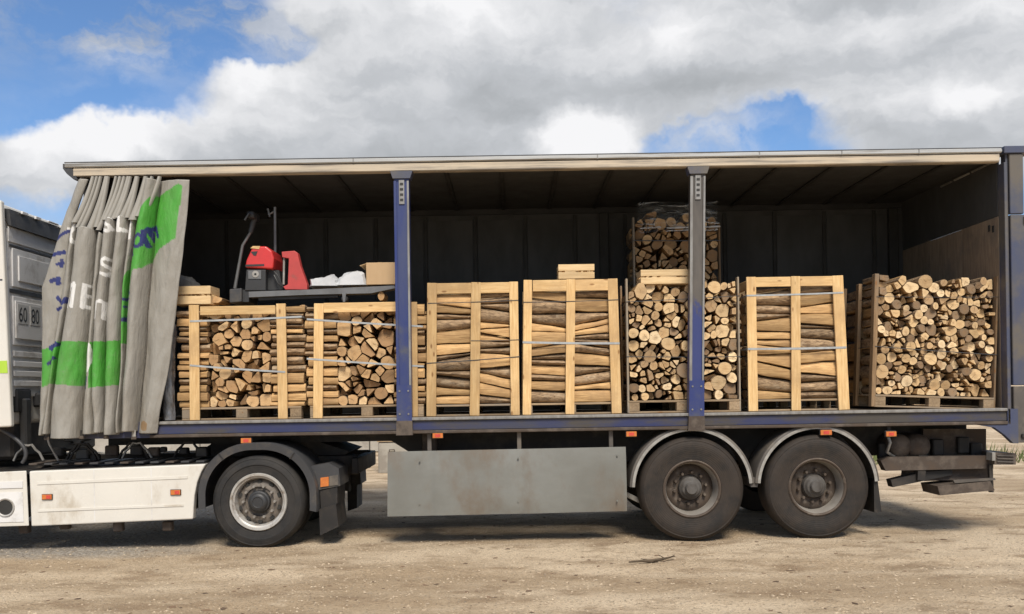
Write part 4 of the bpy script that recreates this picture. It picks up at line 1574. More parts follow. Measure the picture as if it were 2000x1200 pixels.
# suspension underneath the fairing
mb = MB()
mb.lathe([(0, 0), (0.25, 0.02), (0.27, 0.06), (0.27, 1.5), (0.25, 1.54), (0, 1.56)], (-6.6, 0.45, 0.60), 28, axis='X')
mb.build('fuel_tank', M['black'], TR, smooth=40)
mb = MB()
mb.box((-5.0, 0.10, 0.36), (-3.45, 0.60, 0.80), 0, 0.03)
mb.build('battery_box', M['black'], TR)

# ------------------------------------------------------------------ cab
CXR = -5.30
cab = None
mb = MB()
prof = [(-7.35, 1.30), (-7.35, 2.2), (-7.15, 3.2), (-6.7, 3.62), (CXR - 0.02, 3.66), (CXR - 0.02, 1.32)]
mb.prism(prof, 0.06, 2.44)
cab = mb.build('cab', M['white'], TR)
bv = cab.modifiers.new('bevel', 'BEVEL')
bv.width = 0.05
bv.segments = 3
# rear wall with pressed panels, facing the trailer


def back_box(name, ya, yb, za, zb, d0, d1, material, c=0.012, parent=None):
    mb = MB()
    mb.box((CXR + d0, ya, za), (CXR + d1, yb, zb), 0, c)
    return mb.build(name, material, parent or cab)


back_box('back_wall', 0.10, 2.40, 1.62, 3.40, -0.018, 0.0, M['cabgrey'])
back_box('back_upper', 0.10, 2.40, 3.26, 3.42, 0.002, 0.014, M['cabgrey'])
back_box('pressed_panel', 0.16, 2.34, 2.79, 3.20, 0.002, 0.020, M['cabgrey'], 0.018)
back_box('pressed_panel', 0.26, 2.2, 2.86, 3.13, 0.021, 0.034, M['cabgrey'], 0.012)
back_box('seam', 0.12, 2.38, 2.72, 2.765, 0.002, 0.012, M['plastic'])
back_box('seam', 0.12, 2.38, 3.21, 3.235, 0.002, 0.016, M['plastic'])
back_box('pressed_panel', 0.16, 2.34, 2.17, 2.69, 0.002, 0.020, M['cabgrey'], 0.018)
back_box('pressed_panel', 0.18, 2.2, 2.24, 2.64, 0.021, 0.036, M['cabgrey'], 0.012)
for k in range(4):
    back_box('rib', 0.16, 2.34, 1.73 + k * 0.105, 1.79 + k * 0.105, 0.002, 0.022, M['cabgrey'], 0.012)
for (ya, txt) in ((0.21, '60'), (0.46, '80')):
    mb = MB()
    mb.box((CXR + 0.0365, ya, 2.40), (CXR + 0.040, ya + 0.20, 2.61), 0, 0.004)
    cu = bpy.data.curves.new('numeral', 'FONT')
    cu.body = txt
    cu.size = 0.225
    tmp = bpy.data.objects.new('numeral', cu)
    col.objects.link(tmp)
    bpy.context.view_layer.update()
    me = tmp.evaluated_get(bpy.context.evaluated_depsgraph_get()).to_mesh()
    xs = [v.co.x for v in me.vertices]
    w0, w1 = min(xs), max(xs)
    mb.add([(CXR + 0.042, ya + 0.02 + (v.co.x - w0) / (w1 - w0) * 0.16, 2.425 + v.co.y) for v in me.vertices], [tuple(p.vertices) for p in me.polygons], 1)
    bpy.data.objects.remove(tmp)
    mb.build('speed_plate', [M['cream_plate'], M['ink']], cab, recalc=False)
# roof edge: dark overhang with a torn seal
mb = MB()
mb.prism([(CXR - 0.6, 3.665), (CXR + 0.03, 3.60), (CXR + 0.05, 3.42), (CXR + 0.018, 3.43), (CXR - 0.04, 3.57), (CXR - 0.6, 3.60)], 0.09, 2.42)
mb.build('roof_overhang', M['plastic'], cab)
rr = random.Random(4)
for k in range(7):
    y = 0.3 + k * 0.28
    mb = MB()
    mb.box((CXR + 0.035, y, 3.59 + rr.uniform(-0.01, 0.015)), (CXR + 0.06, y + rr.uniform(0.1, 0.25), 3.612 + rr.uniform(0, 0.012)), 0, 0.004)
    mb.build('torn_seal', M['cabgrey'], cab)
# white side extender at the rear corner of the cab
e0, e1, e2, e3 = P(5, 392), P(25, 834), P(-190, 845), P(-190, 395)
mb = MB()
mb.prism([e0, e1, e2, e3], -0.03, 0.045)
se = mb.build('side_extender', M['white'], TR)
bv = se.modifiers.new('bevel', 'BEVEL')
bv.width = 0.02
bv.segments = 3
mb = MB()
mb.prism([P(17, 705), P(18.5, 729), P(-190, 735), P(-190, 711)], -0.034, -0.0305)
mb.build('lime_stripe', M['lime'], se)
mb = MB()
mb.prism([P(8, 546), P(8.2, 549), P(-190, 555), P(-190, 552)], -0.0325, -0.0305)
mb.build('panel_seam', M['plastic'], se)
mb = MB()
mb.prism([P(-80, 480), P(-170, 483), P(-185, 600), P(-80, 600)], -0.035, -0.0305)
mb.build('side_window', M['glass'], se)
# dark gap below the cab: rear mounts, hoses, coil
mb = MB()
mb.box((-6.5, 0.25, 0.95), (CXR - 0.06, 2.2, 1.62), 0, 0.03)
mb.build('engine_tunnel', M['black'], TR)
mb = MB()
mb.box((CXR - 0.05, 0.2, 1.45), (CXR + 0.02, 0.5, 1.70), 0, 0.03)
mb.box((CXR - 0.05, 0.6, 1.50), (CXR + 0.05, 1.1, 1.66), 0, 0.03)
mb.box((CXR - 0.02, 0.3, 1.05), (CXR + 0.06, 0.42, 1.6), 0, 0.02)
mb.build('cab_mount', M['machine'], TR)
for k in range(4):
    pts = []
    for j in range(60):
        f = j / 59
        pts.append((CXR + 0.14 + f * 0.55 + 0.035 * math.cos(j * 0.9), 0.55 + 0.16 * k + 0.035 * math.sin(j * 0.9), 1.50 - 0.42 * math.sin(math.pi * f * 0.8) + 0.05 * k))
    mb = MB()
    mb.tube(pts, 0.009, 5)
    mb.build('coiled_hose', M['black'], TR, smooth=60)
mb = MB()
pts = [(CXR - 0.15 + 0.30 * math.sin(j * 0.19), 0.12, 1.30 - j * 0.035) for j in range(12)]
mb.tube(pts, 0.022, 8)
mb.build('cable', M['plastic'], TR, smooth=60)
mb = MB()
mb.tube([(-5.0, 0.2, 1.28), (-4.93, 0.18, 1.1), (-4.85, 0.2, 0.93)], 0.012, 6)
mb.build('cable', M['edge'], TR, smooth=60)
# front wheel beyond the picture's edge
wheel(-6.55, RD - 0.008, RD, -0.01, 0.30, TR, 'drive')
wheel(-6.55, RD - 0.008, RD, 2.43, 0.30, TR, 'drive', near=False)
mudguard(-6.55, RD, 0.60, -0.03, 0.4, rad(10), rad(170), M['plastic'], None, TR)

# ================================================================== firewood loads


def clip(poly, nx, nz, d):
    """keep the side nx*x+nz*z <= d"""
    out = []
    n = len(poly)
    for i in range(n):
        a, b_ = poly[i], poly[(i + 1) % n]
        da, db = nx * a[0] + nz * a[1] - d, nx * b_[0] + nz * b_[1] - d
        if da <= 0:
            out.append(a)
        if (da < 0 < db) or (db < 0 < da):
            f = da / (da - db)
            out.append((a[0] + (b_[0] - a[0]) * f, a[1] + (b_[1] - a[1]) * f))
    return out


def area_c(poly):
    A = cx = cz = 0
    for i in range(len(poly)):
        x0, z0 = poly[i]
        x1, z1 = poly[(i + 1) % len(poly)]
        k = x0 * z1 - x1 * z0
        A += k
        cx += (x0 + x1) * k
        cz += (z0 + z1) * k
    A /= 2
    if abs(A) < 1e-9:
        return 0, poly[0]
    return abs(A), (cx / (6 * A), cz / (6 * A))


def thin(p):
    if len(p) < 3:
        return True
    A, _ = area_c(p)
    per = sum(math.dist(p[i - 1], p[i]) for i in range(len(p)))
    return A < 0.0009 or A / (per * per) < 0.043


def pack(x0, x1, z0, z1, r_avg, rr, round_p=0.35, split_p=0.5, ztop=None, tri_p=0.42):
    """power diagram of log sections filling a rectangle; returns (polygon, is_round)"""
    pts = []
    tries = 0
    while tries < 6000:
        tries += 1
        r = r_avg * (0.66 + 0.72 * rr.random() ** 1.4)
        x, z = rr.uniform(x0 + r * 0.5, x1 - r * 0.5), rr.uniform(z0 + r * 0.5, z1 - r * 0.4)
        if all((x - a) ** 2 + (z - b_) ** 2 > ((r + q) * 0.86) ** 2 for a, b_, q in pts):
            pts.append((x, z, r))
    cells = []
    for it in range(2):
        cells = []
        for i, (x, z, r) in enumerate(pts):
            poly = [(x0, z0), (x1, z0), (x1, z1), (x0, z1)]
            for j, (a, b_, q) in enumerate(pts):
                if i == j:
                    continue
                dx, dz = a - x, b_ - z
                dd = dx * dx + dz * dz
                if dd > (r_avg * 6) ** 2:
                    continue
                L = math.sqrt(dd)
                off = (dd + r * r - q * q) / (2 * L)
                poly = clip(poly, dx / L, dz / L, (x * dx + z * dz) / L + off)
                if len(poly) < 3:
                    break
            cells.append(poly)
        if it == 0:
            np_ = []
            for p, poly in zip(pts, cells):
                if len(poly) >= 3:
                    _, c = area_c(poly)
                    np_.append((c[0] * 0.7 + p[0] * 0.3, c[1] * 0.7 + p[1] * 0.3, p[2]))
            pts = np_
    out = []
    for poly in cells:
        if len(poly) < 3:
            continue
        A, c = area_c(poly)
        if A < (r_avg * 0.45) ** 2:
            continue
        if ztop and c[1] > ztop(c[0]):
            continue
        if rr.random() < round_p:
            # round log: touch the nearest sides
            rin = 9
            for i in range(len(poly)):
                a, b_ = poly[i], poly[(i + 1) % len(poly)]
                rin = min(rin, seg_d(c[0], c[1], a, b_))
            n = 14
            ph = rr.uniform(0, 6)
            e = rr.uniform(0.0, 0.14)
            pp = []
            for k in range(n):
                a = 2 * math.pi * k / n
                q = rin * (1.10 + e * math.cos(2 * (a - ph)) + 0.04 * math.sin(3 * a + ph * 2) + rr.uniform(-0.02, 0.02))
                pp.append((c[0] + q * math.cos(a), c[1] + q * math.sin(a)))
            out.append((pp, True))
            continue
        parts = [poly]
        if rr.random() < split_p and A > (r_avg * 1.5) ** 2:
            th = rr.uniform(0, math.pi)
            nx, nz = math.cos(th), math.sin(th)
            d = nx * c[0] + nz * c[1] + rr.uniform(-0.2, 0.2) * r_avg
            g = 0.0035
            parts = [clip(poly, nx, nz, d - g), clip(poly, -nx, -nz, -d - g)]
            if any(thin(p) for p in parts):
                parts = [poly]
            elif rr.random() < 0.45:
                big = max(parts, key=lambda p: area_c(p)[0] if len(p) > 2 else 0)
                parts.remove(big)
                d2 = -nz * c[0] + nx * c[1]
                two = [clip(big, -nz, nx, d2 - g), clip(big, nz, -nx, -d2 - g)]
                parts += [big] if any(thin(p) for p in two) else two
        for p in parts:
            if len(p) < 3:
                continue
            A2, c2 = area_c(p)
            if A2 < (r_avg * 0.42) ** 2:
                continue
            # a curved bark side: trim by a circle pushed to one side
            ang = rr.uniform(0, 2 * math.pi)
            far_ = max(math.hypot(x - c2[0], z - c2[1]) for x, z in p)
            mr = math.sqrt(A2 / math.pi)
            cc_ = (c2[0] - math.cos(ang) * mr * 0.35, c2[1] - math.sin(ang) * mr * 0.35)
            rad_c = mr * rr.uniform(1.18, 1.42)
            q0 = p
            for kk in range(16):
                th = ang + (kk - 7.5) * 0.22
                q0 = clip(q0, math.cos(th), math.sin(th), math.cos(th) * cc_[0] + math.sin(th) * cc_[1] + rad_c)
            if len(q0) >= 3:
                p = q0
            A2, c2 = area_c(p)
            if A2 < (r_avg * 0.42) ** 2:
                continue
            # shrink by moving every side inwards
            q = p
            for i in range(len(p)):
                a, b_ = p[i], p[(i + 1) % len(p)]
                dx, dz = b_[0] - a[0], b_[1] - a[1]
                L = math.hypot(dx, dz)
                if L < 1e-6:
                    continue
                nx, nz = dz / L, -dx / L
                if nx * (c2[0] - a[0]) + nz * (c2[1] - a[1]) > 0:
                    nx, nz = -nx, -nz
                gap = 0.002 + 0.011 * rr.random() ** 1.6
                q = clip(q, nx, nz, nx * a[0] + nz * a[1] - gap)
                if len(q) < 3:
                    break
            if len(q) < 3:
                continue
            if len(q) > 3 and rr.random() < tri_p:
                # a true wedge: the largest triangle (or quad) the cell holds
                best, bt = 0, None
                for i in range(len(q)):
                    for j in range(i + 1, len(q)):
                        for k in range(j + 1, len(q)):
                            ar = area_c([q[i], q[j], q[k]])[0]
                            if ar > best:
                                best, bt = ar, [q[i], q[j], q[k]]
                if best > 0.5 * area_c(q)[0]:
                    q = bt
            # soften corners
            pp = []
            for i in range(len(q)):
                a, b_, d_ = q[i - 1], q[i], q[(i + 1) % len(q)]
                f = rr.uniform(0.07, 0.20)
                pp.append((b_[0] + (a[0] - b_[0]) * f, b_[1] + (a[1] - b_[1]) * f))
                if rr.random() < 0.75:
                    m_ = (b_[0] * 0.55 + (a[0] + d_[0]) * 0.225 * 1.0, b_[1] * 0.55 + (a[1] + d_[1]) * 0.225)
                    m_ = (b_[0] * (1 - f * 0.45) + (a[0] + d_[0]) * 0.5 * f * 0.45, b_[1] * (1 - f * 0.45) + (a[1] + d_[1]) * 0.5 * f * 0.45)
                    pp.append(m_)
                pp.append((b_[0] + (d_[0] - b_[0]) * f, b_[1] + (d_[1] - b_[1]) * f))
            pp = [(x + rr.uniform(-1, 1) * 0.0022, z + rr.uniform(-1, 1) * 0.0022) for x, z in pp]
            out.append((pp, False))
    return out


def end_log(poly, is_round, y, length, rr, endmat, parent):
    _, c = area_c(poly)
    n = len(poly)
    tx, tz = rr.gauss(0, 0.18), rr.gauss(0, 0.16)
    yf = y + rr.uniform(-0.03, 0.045) + (rr.uniform(0.04, 0.11) if rr.random() < 0.16 else 0.0)
    fy = lambda x, z: yf + max(-0.03, min(0.03, tx * (x - c[0]) + tz * (z - c[1])))
    sx, sz = rr.uniform(-0.02, 0.02), rr.uniform(-0.01, 0.01)
    mb = MB()
    k = 0.945 if is_round else 0.975
    inner = [(c[0] + (x - c[0]) * k, fy(x, z), c[1] + (z - c[1]) * k) for x, z in poly]
    outer = [(x, fy(x, z) + 0.004, z) for x, z in poly]
    back = [(c[0] + (x - c[0]) * 0.96 + sx, yf + length, c[1] + (z - c[1]) * 0.96 + sz) for x, z in poly]
    mb.v = inner + outer + back
    mb.f.append(tuple(range(n)))
    mb.m.append(0)
    # which sides are bark: all for a round log, a run of them for a split one
    s0 = rr.randrange(n)
    run = n if is_round else int(n * rr.uniform(0.2, 0.55))
    for i in range(n):
        j = (i + 1) % n
        bk = 1 if (i - s0) % n < run else 2
        mb.f.append((i, j, n + j, n + i))
        mb.m.append(1 if is_round else (1 if bk == 1 else 0))
        mb.f.append((n + i, n + j, 2 * n + j, 2 * n + i))
        mb.m.append(bk)
    mb.f.append(tuple(2 * n + i for i in reversed(range(n))))
    mb.m.append(0)
    return mb.build('log', [endmat, M['barkY'], M['splitY']], parent, origin=(c[0], yf, c[1]))


def side_logs(x0, x1, z0, z1, y, rr, parent, tmin=0.04, tmax=0.13, slope=0.05, depth=0.075, bark_p=0.5, ragged=0.0, name='log'):
    """a column of logs lying along X, seen from the side"""
    zl = zr = z0
    while min(zl, zr) < z1 - 0.03:
        t0 = rr.uniform(tmin, tmax)
        d = rr.uniform(-slope, slope) * 0.5 - (zr - zl) * 0.45
        nl, nr = zl + t0 - d * 0.5, zr + t0 + d * 0.5
        nl, nr = max(nl, zl + 0.022), max(nr, zr + 0.022)
        if max(nl, nr) > z1 + 0.035:
            nl, nr = min(nl, z1), min(nr, z1)
            if nl - zl < 0.02 or nr - zr < 0.02:
                break
        isb = rr.random() < bark_p
        xa, xb = x0 + rr.uniform(-ragged, ragged), x1 + rr.uniform(-ragged, ragged)
        yc = y + rr.uniform(-0.012, 0.022)
        ns = 7
        mb = MB()
        ph = rr.uniform(0, 9)
        flat = rr.uniform(0.35, 0.8)
        rows = []
        for i in range(ns + 1):
            f = i / ns
            x = xa + (xb - xa) * f
            lo, hi = zl + (zr - zl) * f, nl + (nr - nl) * f
            w = 0.010 * mnoise.noise(Vector((x * 5, ph, 0)))
            w2 = 0.010 * mnoise.noise(Vector((x * 5, ph + 5, 0)))
            lo, hi = lo + 0.003 + w, hi - 0.003 + w2
            if hi - lo < 0.012:
                hi = lo + 0.012
            zc, h = (lo + hi) / 2, (hi - lo) / 2
            ring = []
            dp = depth * (0.8 + 0.4 * rr.random()) if i == 0 else dp
            wob = 0.008 * mnoise.noise(Vector((x * 4, ph, 7)))
            if isb:
                for k in range(10):
                    a = 2 * math.pi * k / 10
                    rrr = 1 + 0.10 * mnoise.noise(Vector((math.cos(a) * 1.5, math.sin(a) * 1.5 + ph, x * 4)))
                    ring.append((x, yc + dp - dp * math.cos(a) * rrr + wob, zc + h * math.sin(a) * rrr))
            else:
                sect = [(0.0, -flat * 0.8), (0.0, flat * 0.1), (0.10, flat), (0.5, 0.98), (1.2, 0.75), (1.7, 0.1), (1.5, -0.6), (0.8, -0.98), (0.25, -0.97), (0.06, -0.9)]
                for k, (a, b_) in enumerate(sect):
                    ring.append((x, yc + dp * a + wob + 0.006 * mnoise.noise(Vector((x * 7, k * 2.2, ph))), zc + h * (b_ + 0.10 * mnoise.noise(Vector((x * 6, k * 1.7, ph))))))
            rows.append(ring)
        o0 = 0
        for ring in rows:
            mb.v += ring
        for i in range(ns):
            for k in range(10):
                q = (k + 1) % 10
                mb.f.append((i * 10 + k, i * 10 + q, (i + 1) * 10 + q, (i + 1) * 10 + k))
                mb.m.append(0 if isb or not (4 <= k <= 7) else 2)
        mb.f.append(tuple(range(10)))
        mb.f.append(tuple(ns * 10 + k for k in reversed(range(10))))
        mb.m += [1, 1]
        main = M['barkX'] if isb else M['splitX']
        mb.build(name, [main, M['end_warm'], M['barkX']], parent, smooth=45)
        zl, zr = nl, nr


def board(name, a, b_, material, parent, c=0.004):
    mb = MB()
    mb.box(a, b_, 0, c)
    return mb.build(name, material, parent)


def lean_board(name, xt, zt, xb, zb, w, y0, y1, material, parent):
    mb = MB()
    mb.bar((xb, (y0 + y1) / 2, zb), (xt, (y0 + y1) / 2, zt), abs(y1 - y0), w, 0, up=(1, 0, 0))
    return mb.build(name, material, parent)


def pallet_base(x0, x1, y0, y1, parent, wood_='pallet', h=0.135, blocks=(0.0, 0.5, 1.0), bw=0.12):
    z = FLOOR
    n = 6
    dw = (y1 - y0) / n
    for i in range(n):
        board('deck_board', (x0, y0 + i * dw, z + h - 0.022), (x1, y0 + i * dw + dw * 0.84, z + h), M[wood_ + 'X'], parent)
    for fy_ in (0.0, 0.5, 1.0):
        yb = y0 + (y1 - y0 - 0.1) * fy_
        for fx in blocks:
            xb = x0 + (x1 - x0 - bw) * fx
            board('block', (xb, yb + 0.002, z + 0.020), (xb + bw, yb + 0.098, z + h - 0.0225), M[wood_ + 'Y'], parent)
        board('runner', (x0, yb, z + 0.001), (x1, yb + 0.1, z + 0.0195), M[wood_ + 'X'], parent)
    return z + h


def strap(parent, xa, za, xb, zb, y, material, w=0.016, depth=0.0):
    mb = MB()
    n = 10
    rows = []
    for i in range(n + 1):
        f = i / n
        x, z = xa + (xb - xa) * f, za + (zb - za) * f - 0.004 * math.sin(math.pi * f)
        rows.append([(x, y - 0.0015, z + w / 2), (x, y - 0.0015, z - w / 2)])
    mb.grid(rows)
    if depth:
        mb.grid([[(xa, y, za + w / 2), (xa, y, za - w / 2)], [(xa - 0.002, y + depth, za + w / 2), (xa - 0.002, y + depth, za - w / 2)]])
        mb.grid([[(xb, y, zb + w / 2), (xb, y, zb - w / 2)], [(xb + 0.002, y + depth, zb + w / 2), (xb + 0.002, y + depth, zb - w / 2)]])
    o = mb.build('strap', material, parent, recalc=False)
    s_ = o.modifiers.new('thickness', 'SOLIDIFY')
    s_.thickness = 0.0012
    return o


FY = 0.12            # front plane of the loads


def X_(px, py, y=FY):
    return P(px, py, y)[0]


def Z_(px, py, y=FY):
    return P(px, py, y)[1]


# ---- loads 1 and 2: two front posts, log ends in the middle, logs lying crosswise at the sides


def corner_load(label, xl, xi0, xi1, xr, top_py, posts, rail, straps, seed):
    rr = random.Random(seed)
    mid = (xl + xr) / 2
    x0, x1 = X_(xl, 700), X_(xr, 700)
    zt = Z_(mid, top_py)
    t_ = thing('firewood_crate', label, 'firewood', ((x0 + x1) / 2, FY + 0.55, FLOOR), 'strapped loads of firewood on the trailer')
    zf = pallet_base(x0 + 0.03, x1 - 0.03, FY + 0.03, FY + 1.1, t_)
    a, b_ = X_(xi0, 700), X_(xi1, 700)
    for poly, rd in pack(a, b_, zf, zt - 0.02, 0.074, rr, 0.16, 0.75, None, 0.2):
        end_log(poly, rd, FY + 0.055, 0.42, rr, M['end_warm'], t_)
    side_logs(x0, a - 0.008, zf, zt - 0.01, FY + 0.05, rr, t_, 0.05, 0.115, 0.012, 0.07, 0.4, 0.02)
    side_logs(b_ + 0.008, x1, zf, zt - 0.01, FY + 0.05, rr, t_, 0.05, 0.115, 0.012, 0.07, 0.4, 0.02)
    # inner rows that close the stack
    for k in (1, 2):
        side_logs(x0 + 0.01, a + 0.1, zf, zt - 0.06, FY + 0.05 + 0.22 * k, rr, t_, 0.08, 0.12, 0.01, 0.10, 0.6)
        side_logs(b_ - 0.1, x1 - 0.01, zf, zt - 0.06, FY + 0.05 + 0.22 * k, rr, t_, 0.08, 0.12, 0.01, 0.10, 0.6)
    side_logs(x0 + 0.01, (x0 + x1) / 2, zf, zt - 0.05, FY + 0.68, rr, t_, 0.09, 0.13, 0.01, 0.12, 0.6)
    side_logs((x0 + x1) / 2, x1 - 0.01, zf, zt - 0.05, FY + 0.68, rr, t_, 0.09, 0.13, 0.01, 0.12, 0.6)
    for (pxt, pxb, w) in posts:
        lean_board('post', X_(pxt, top_py), zt + 0.012, X_(pxb, 820), FLOOR + 0.004, w, FY - 0.012, FY + 0.012, M['pineZ'], t_)
        lean_board('rear_post', X_(pxt, top_py), zt, X_(pxb, 820), FLOOR + 0.004, w, FY + 1.102, FY + 1.125, M['pineZ'], t_)
    (ra, rb, ya, yb) = rail
    board('top_rail', (X_(ra, ya), FY - 0.010, Z_(mid, yb)), (X_(rb, ya), FY + 0.0115, Z_(mid, ya)), M['pineX'], t_)
    board('rear_rail', (X_(ra, ya), FY + 1.1, Z_(mid, yb)), (X_(rb, ya), FY + 1.101, Z_(mid, ya)), M['pineX'], t_)
    for (p0, p1, mtl) in straps:
        strap(t_, X_(*p0), Z_(*p0), X_(*p1), Z_(*p1), FY - 0.014, mtl, 0.019, 0.4)
    return t_


C1 = corner_load('firewood crate with two pine posts and log ends, right beside the gathered curtain', 346, 404, 526, 591, 597, [(379, 381, 0.105), (549, 553, 0.100)], (391, 538, 598, 615),
                 [((372, 628), (590, 619), M['strapw']), ((372, 714), (558, 727), M['strapw'])], 31)
C2 = corner_load('firewood crate with pine frame half hidden behind the blue post', 597, 657, 768, 831, 594, [(623, 621, 0.100), (806, 808, 0.095)], (632, 798, 591, 610),
                 [((600, 624), (826, 638), M['strapw']), ((600, 701), (828, 716), M['strapw'])], 47)

# ---- loads 3, 4 and 6: three posts and a top rail, logs lying across


def panel_crate(label, posts, top_py, base_py, rail_py, straps, seed, lean=0.0, bark_p=0.5):
    rr = random.Random(seed)
    pxl, pxr = posts[0][1] - posts[0][2] / 2, posts[-1][1] + posts[-1][2] / 2
    mid = (pxl + pxr) / 2
    x0, x1 = X_(pxl, 800), X_(pxr, 800)
    zt = Z_(mid, top_py)
    t_ = thing('firewood_crate', label, 'firewood', ((x0 + x1) / 2, FY + 0.5, FLOOR), 'strapped loads of firewood on the trailer')
    zf = pallet_base(x0 + 0.02, x1 - 0.02, FY + 0.02, FY + 1.05, t_, h=0.125, bw=0.08)
    xm = X_(posts[1][1], 700)
    for (xa, xb, sd) in ((x0 + 0.03, xm - 0.004, 1), (xm + 0.004, x1 - 0.03, 2)):
        side_logs(xa, xb, zf + 0.002, zt - 0.10, FY + 0.030, rr, t_, 0.042, 0.15, 0.16, 0.065, bark_p)
        side_logs(xa, xb, zf + 0.002, zt - 0.12, FY + 0.19, rr, t_, 0.09, 0.13, 0.02, 0.08, 0.7)
        side_logs(xa, xb, zf + 0.002, zt - 0.12, FY + 0.80, rr, t_, 0.09, 0.13, 0.02, 0.10, 0.7)
    for (pt, pb, w) in posts:
        ww = w / 187 * rr.uniform(0.97, 1.09)
        pt, pb = pt + rr.uniform(-1.2, 1.2), pb + rr.uniform(-1.2, 1.2)
        lean_board('post', X_(pt, top_py), zt, X_(pb, base_py), FLOOR + 0.004, ww, FY - 0.012, FY + 0.012, M['pineZ'], t_)
        lean_board('rear_post', X_(pt, top_py), zt - 0.01, X_(pb, base_py), FLOOR + 0.004, ww, FY + 1.052, FY + 1.074, M['pineZ'], t_)
    rl, rr_ = X_(posts[0][0], top_py), X_(posts[-1][0], top_py)
    xs = [X_(p[0], top_py) for p in posts]
    hw = posts[0][2] / 187 / 2
    for i in range(2):
        board('top_rail', (xs[i] + hw * 0.98, FY - 0.009, zt - (rail_py - top_py) / 187), (xs[i + 1] - hw * 0.98, FY + 0.012, zt - 0.004), M['pineX'], t_)
    board('rear_rail', (rl, FY + 1.03, zt - 0.12), (rr_, FY + 1.05, zt - 0.012), M['pineX'], t_)
    for xq, nm in ((rl + 0.01, 'side_rail'), (rr_ - 0.032, 'side_rail')):
        board(nm, (xq, FY + 0.014, zt - 0.11), (xq + 0.02, FY + 1.028, zt - 0.01), M['pineY'], t_)
    for (p0, p1, mtl, w) in straps:
        strap(t_, X_(*p0), Z_(*p0), X_(*p1), Z_(*p1), FY - 0.014, mtl, w, 0.6)
    if lean:
        t_.rotation_euler = (0, lean, 0)
    return t_


C3 = panel_crate('slatted pine crate of crosswise logs standing just right of the blue post', [(844, 842, 18), (929, 928, 18), (1004, 1006, 17)], 552, 812, 574,
                 [((836, 593), (1013, 587), M['strapd'], 0.008), ((834, 710), (1015, 697), M['strapd'], 0.010), ((920, 666), (1014, 664), M['strapd'], 0.007)], 61, bark_p=0.45)
C4 = panel_crate('slatted pine crate of crosswise logs with a small box on top', [(1032, 1030, 17), (1115, 1114, 18), (1196, 1205, 19)], 546, 808, 569,
                 [((1022, 591), (1208, 586), M['strapd'], 0.008), ((1021, 669), (1210, 671), M['strapw'], 0.022)], 77, bark_p=0.5)
C6 = panel_crate('slatted pine crate of crosswise logs standing right of the worn grey post', [(1466, 1470, 19), (1553, 1554, 18), (1636, 1648, 20)], 540, 805, 560,
                 [((1458, 578), (1646, 572), M['strapw'], 0.017), ((1460, 682), (1652, 679), M['strapw'], 0.022)], 88, bark_p=0.42)

# ---- loads 5, 7 and the tall stack behind: only log ends


def end_load(label, xl, xr, top_py, bot_py, y, r_avg, seed, boards, straps, blocks, ylen=0.5, lean=0.0, ragged=0.0, depth=1.05, mt='end_pale', base='pallet', round_p=0.36, tilt_boards=None):
    rr = random.Random(seed)
    mid = (xl + xr) / 2
    x0, x1 = P(xl, (top_py + bot_py) / 2, y)[0], P(xr, (top_py + bot_py) / 2, y)[0]
    zt = P(mid, top_py, y)[1]
    t_ = thing('firewood_pallet', label, 'firewood', ((x0 + x1) / 2, y + depth / 2, FLOOR), 'strapped loads of firewood on the trailer')
    zf = pallet_base(x0 - 0.02, x1 + 0.02, y, y + depth, t_, base, blocks=blocks)
    hump = (lambda x: zt - 0.03 + ragged * mnoise.noise(Vector((x * 3.1, seed, 0)))) if ragged else None
    logs = pack(x0, x1, zf + 0.002, zt + ragged * 0.4, r_avg, rr, round_p, 0.62, hump, 0.24)
    for poly, rd in logs:
        end_log(poly, rd, y + 0.035, ylen + rr.uniform(-0.03, 0.03), rr, M[mt], t_)
    # the row behind
    for poly, rd in pack(x0, x1, zf + 0.002, zt - 0.05, r_avg * 2.0, rr, 0.3, 0.0):
        end_log(poly, rd, y + 0.035 + ylen + 0.05, depth - ylen - 0.12, rr, M[mt], t_)
    for (side_, dy, w, th, mtl, top) in boards:
        xq = x0 - th - 0.006 if side_ < 0 else x1 + 0.006
        board('side_board', (xq, y + dy, FLOOR + 0.004), (xq + th, y + dy + w, zt + top), M[mtl], t_)
    for (pa, pb, mtl, w) in straps:
        strap(t_, x0 - 0.03, P(pa[0], pa[1], y)[1], x1 + 0.03, P(pb[0], pb[1], y)[1], y - 0.004, mtl, w, depth * 0.6)
    if lean:
        t_.rotation_euler = (0, lean, 0)
    return t_


C5 = end_load('pallet of pale log ends stacked behind the worn grey post', 1229, 1441, 552, 805, FY, 0.058, 101,
              [(-1, 0.0, 0.08, 0.022, 'greyboardZ', 0.05), (1, 0.0, 0.08, 0.018, 'greyboardZ', 0.05), (-1, 0.5, 0.08, 0.02, 'brownboardZ', 0.03), (1, 0.5, 0.08, 0.02, 'brownboardZ', 0.03)],
              [((1229, 697), (1441, 697), M['strapd'], 0.008), ((1229, 590), (1441, 578), M['strapd'], 0.007)], (0.0, 0.48, 1.0), ragged=0.03, round_p=0.22)
C7 = end_load('pallet of round pale log ends leaning against the rear wall', 1709, 1937, 541, 803, FY, 0.050, 117,
              [(-1, 0.0, 0.085, 0.045, 'brownboardZ', 0.015), (-1, 0.46, 0.085, 0.04, 'brownboardZ', -0.04), (1, 0.0, 0.085, 0.02, 'brownboardZ', 0.03), (-1, 0.92, 0.085, 0.04, 'brownboardZ', -0.04)],
              [((1712, 682), (1937, 688), M['strapd'], 0.008), ((1712, 585), (1937, 575), M['strapd'], 0.005)], (0.0, 0.5, 1.0), ylen=0.45, ragged=0.03, lean=0.045, round_p=0.42)
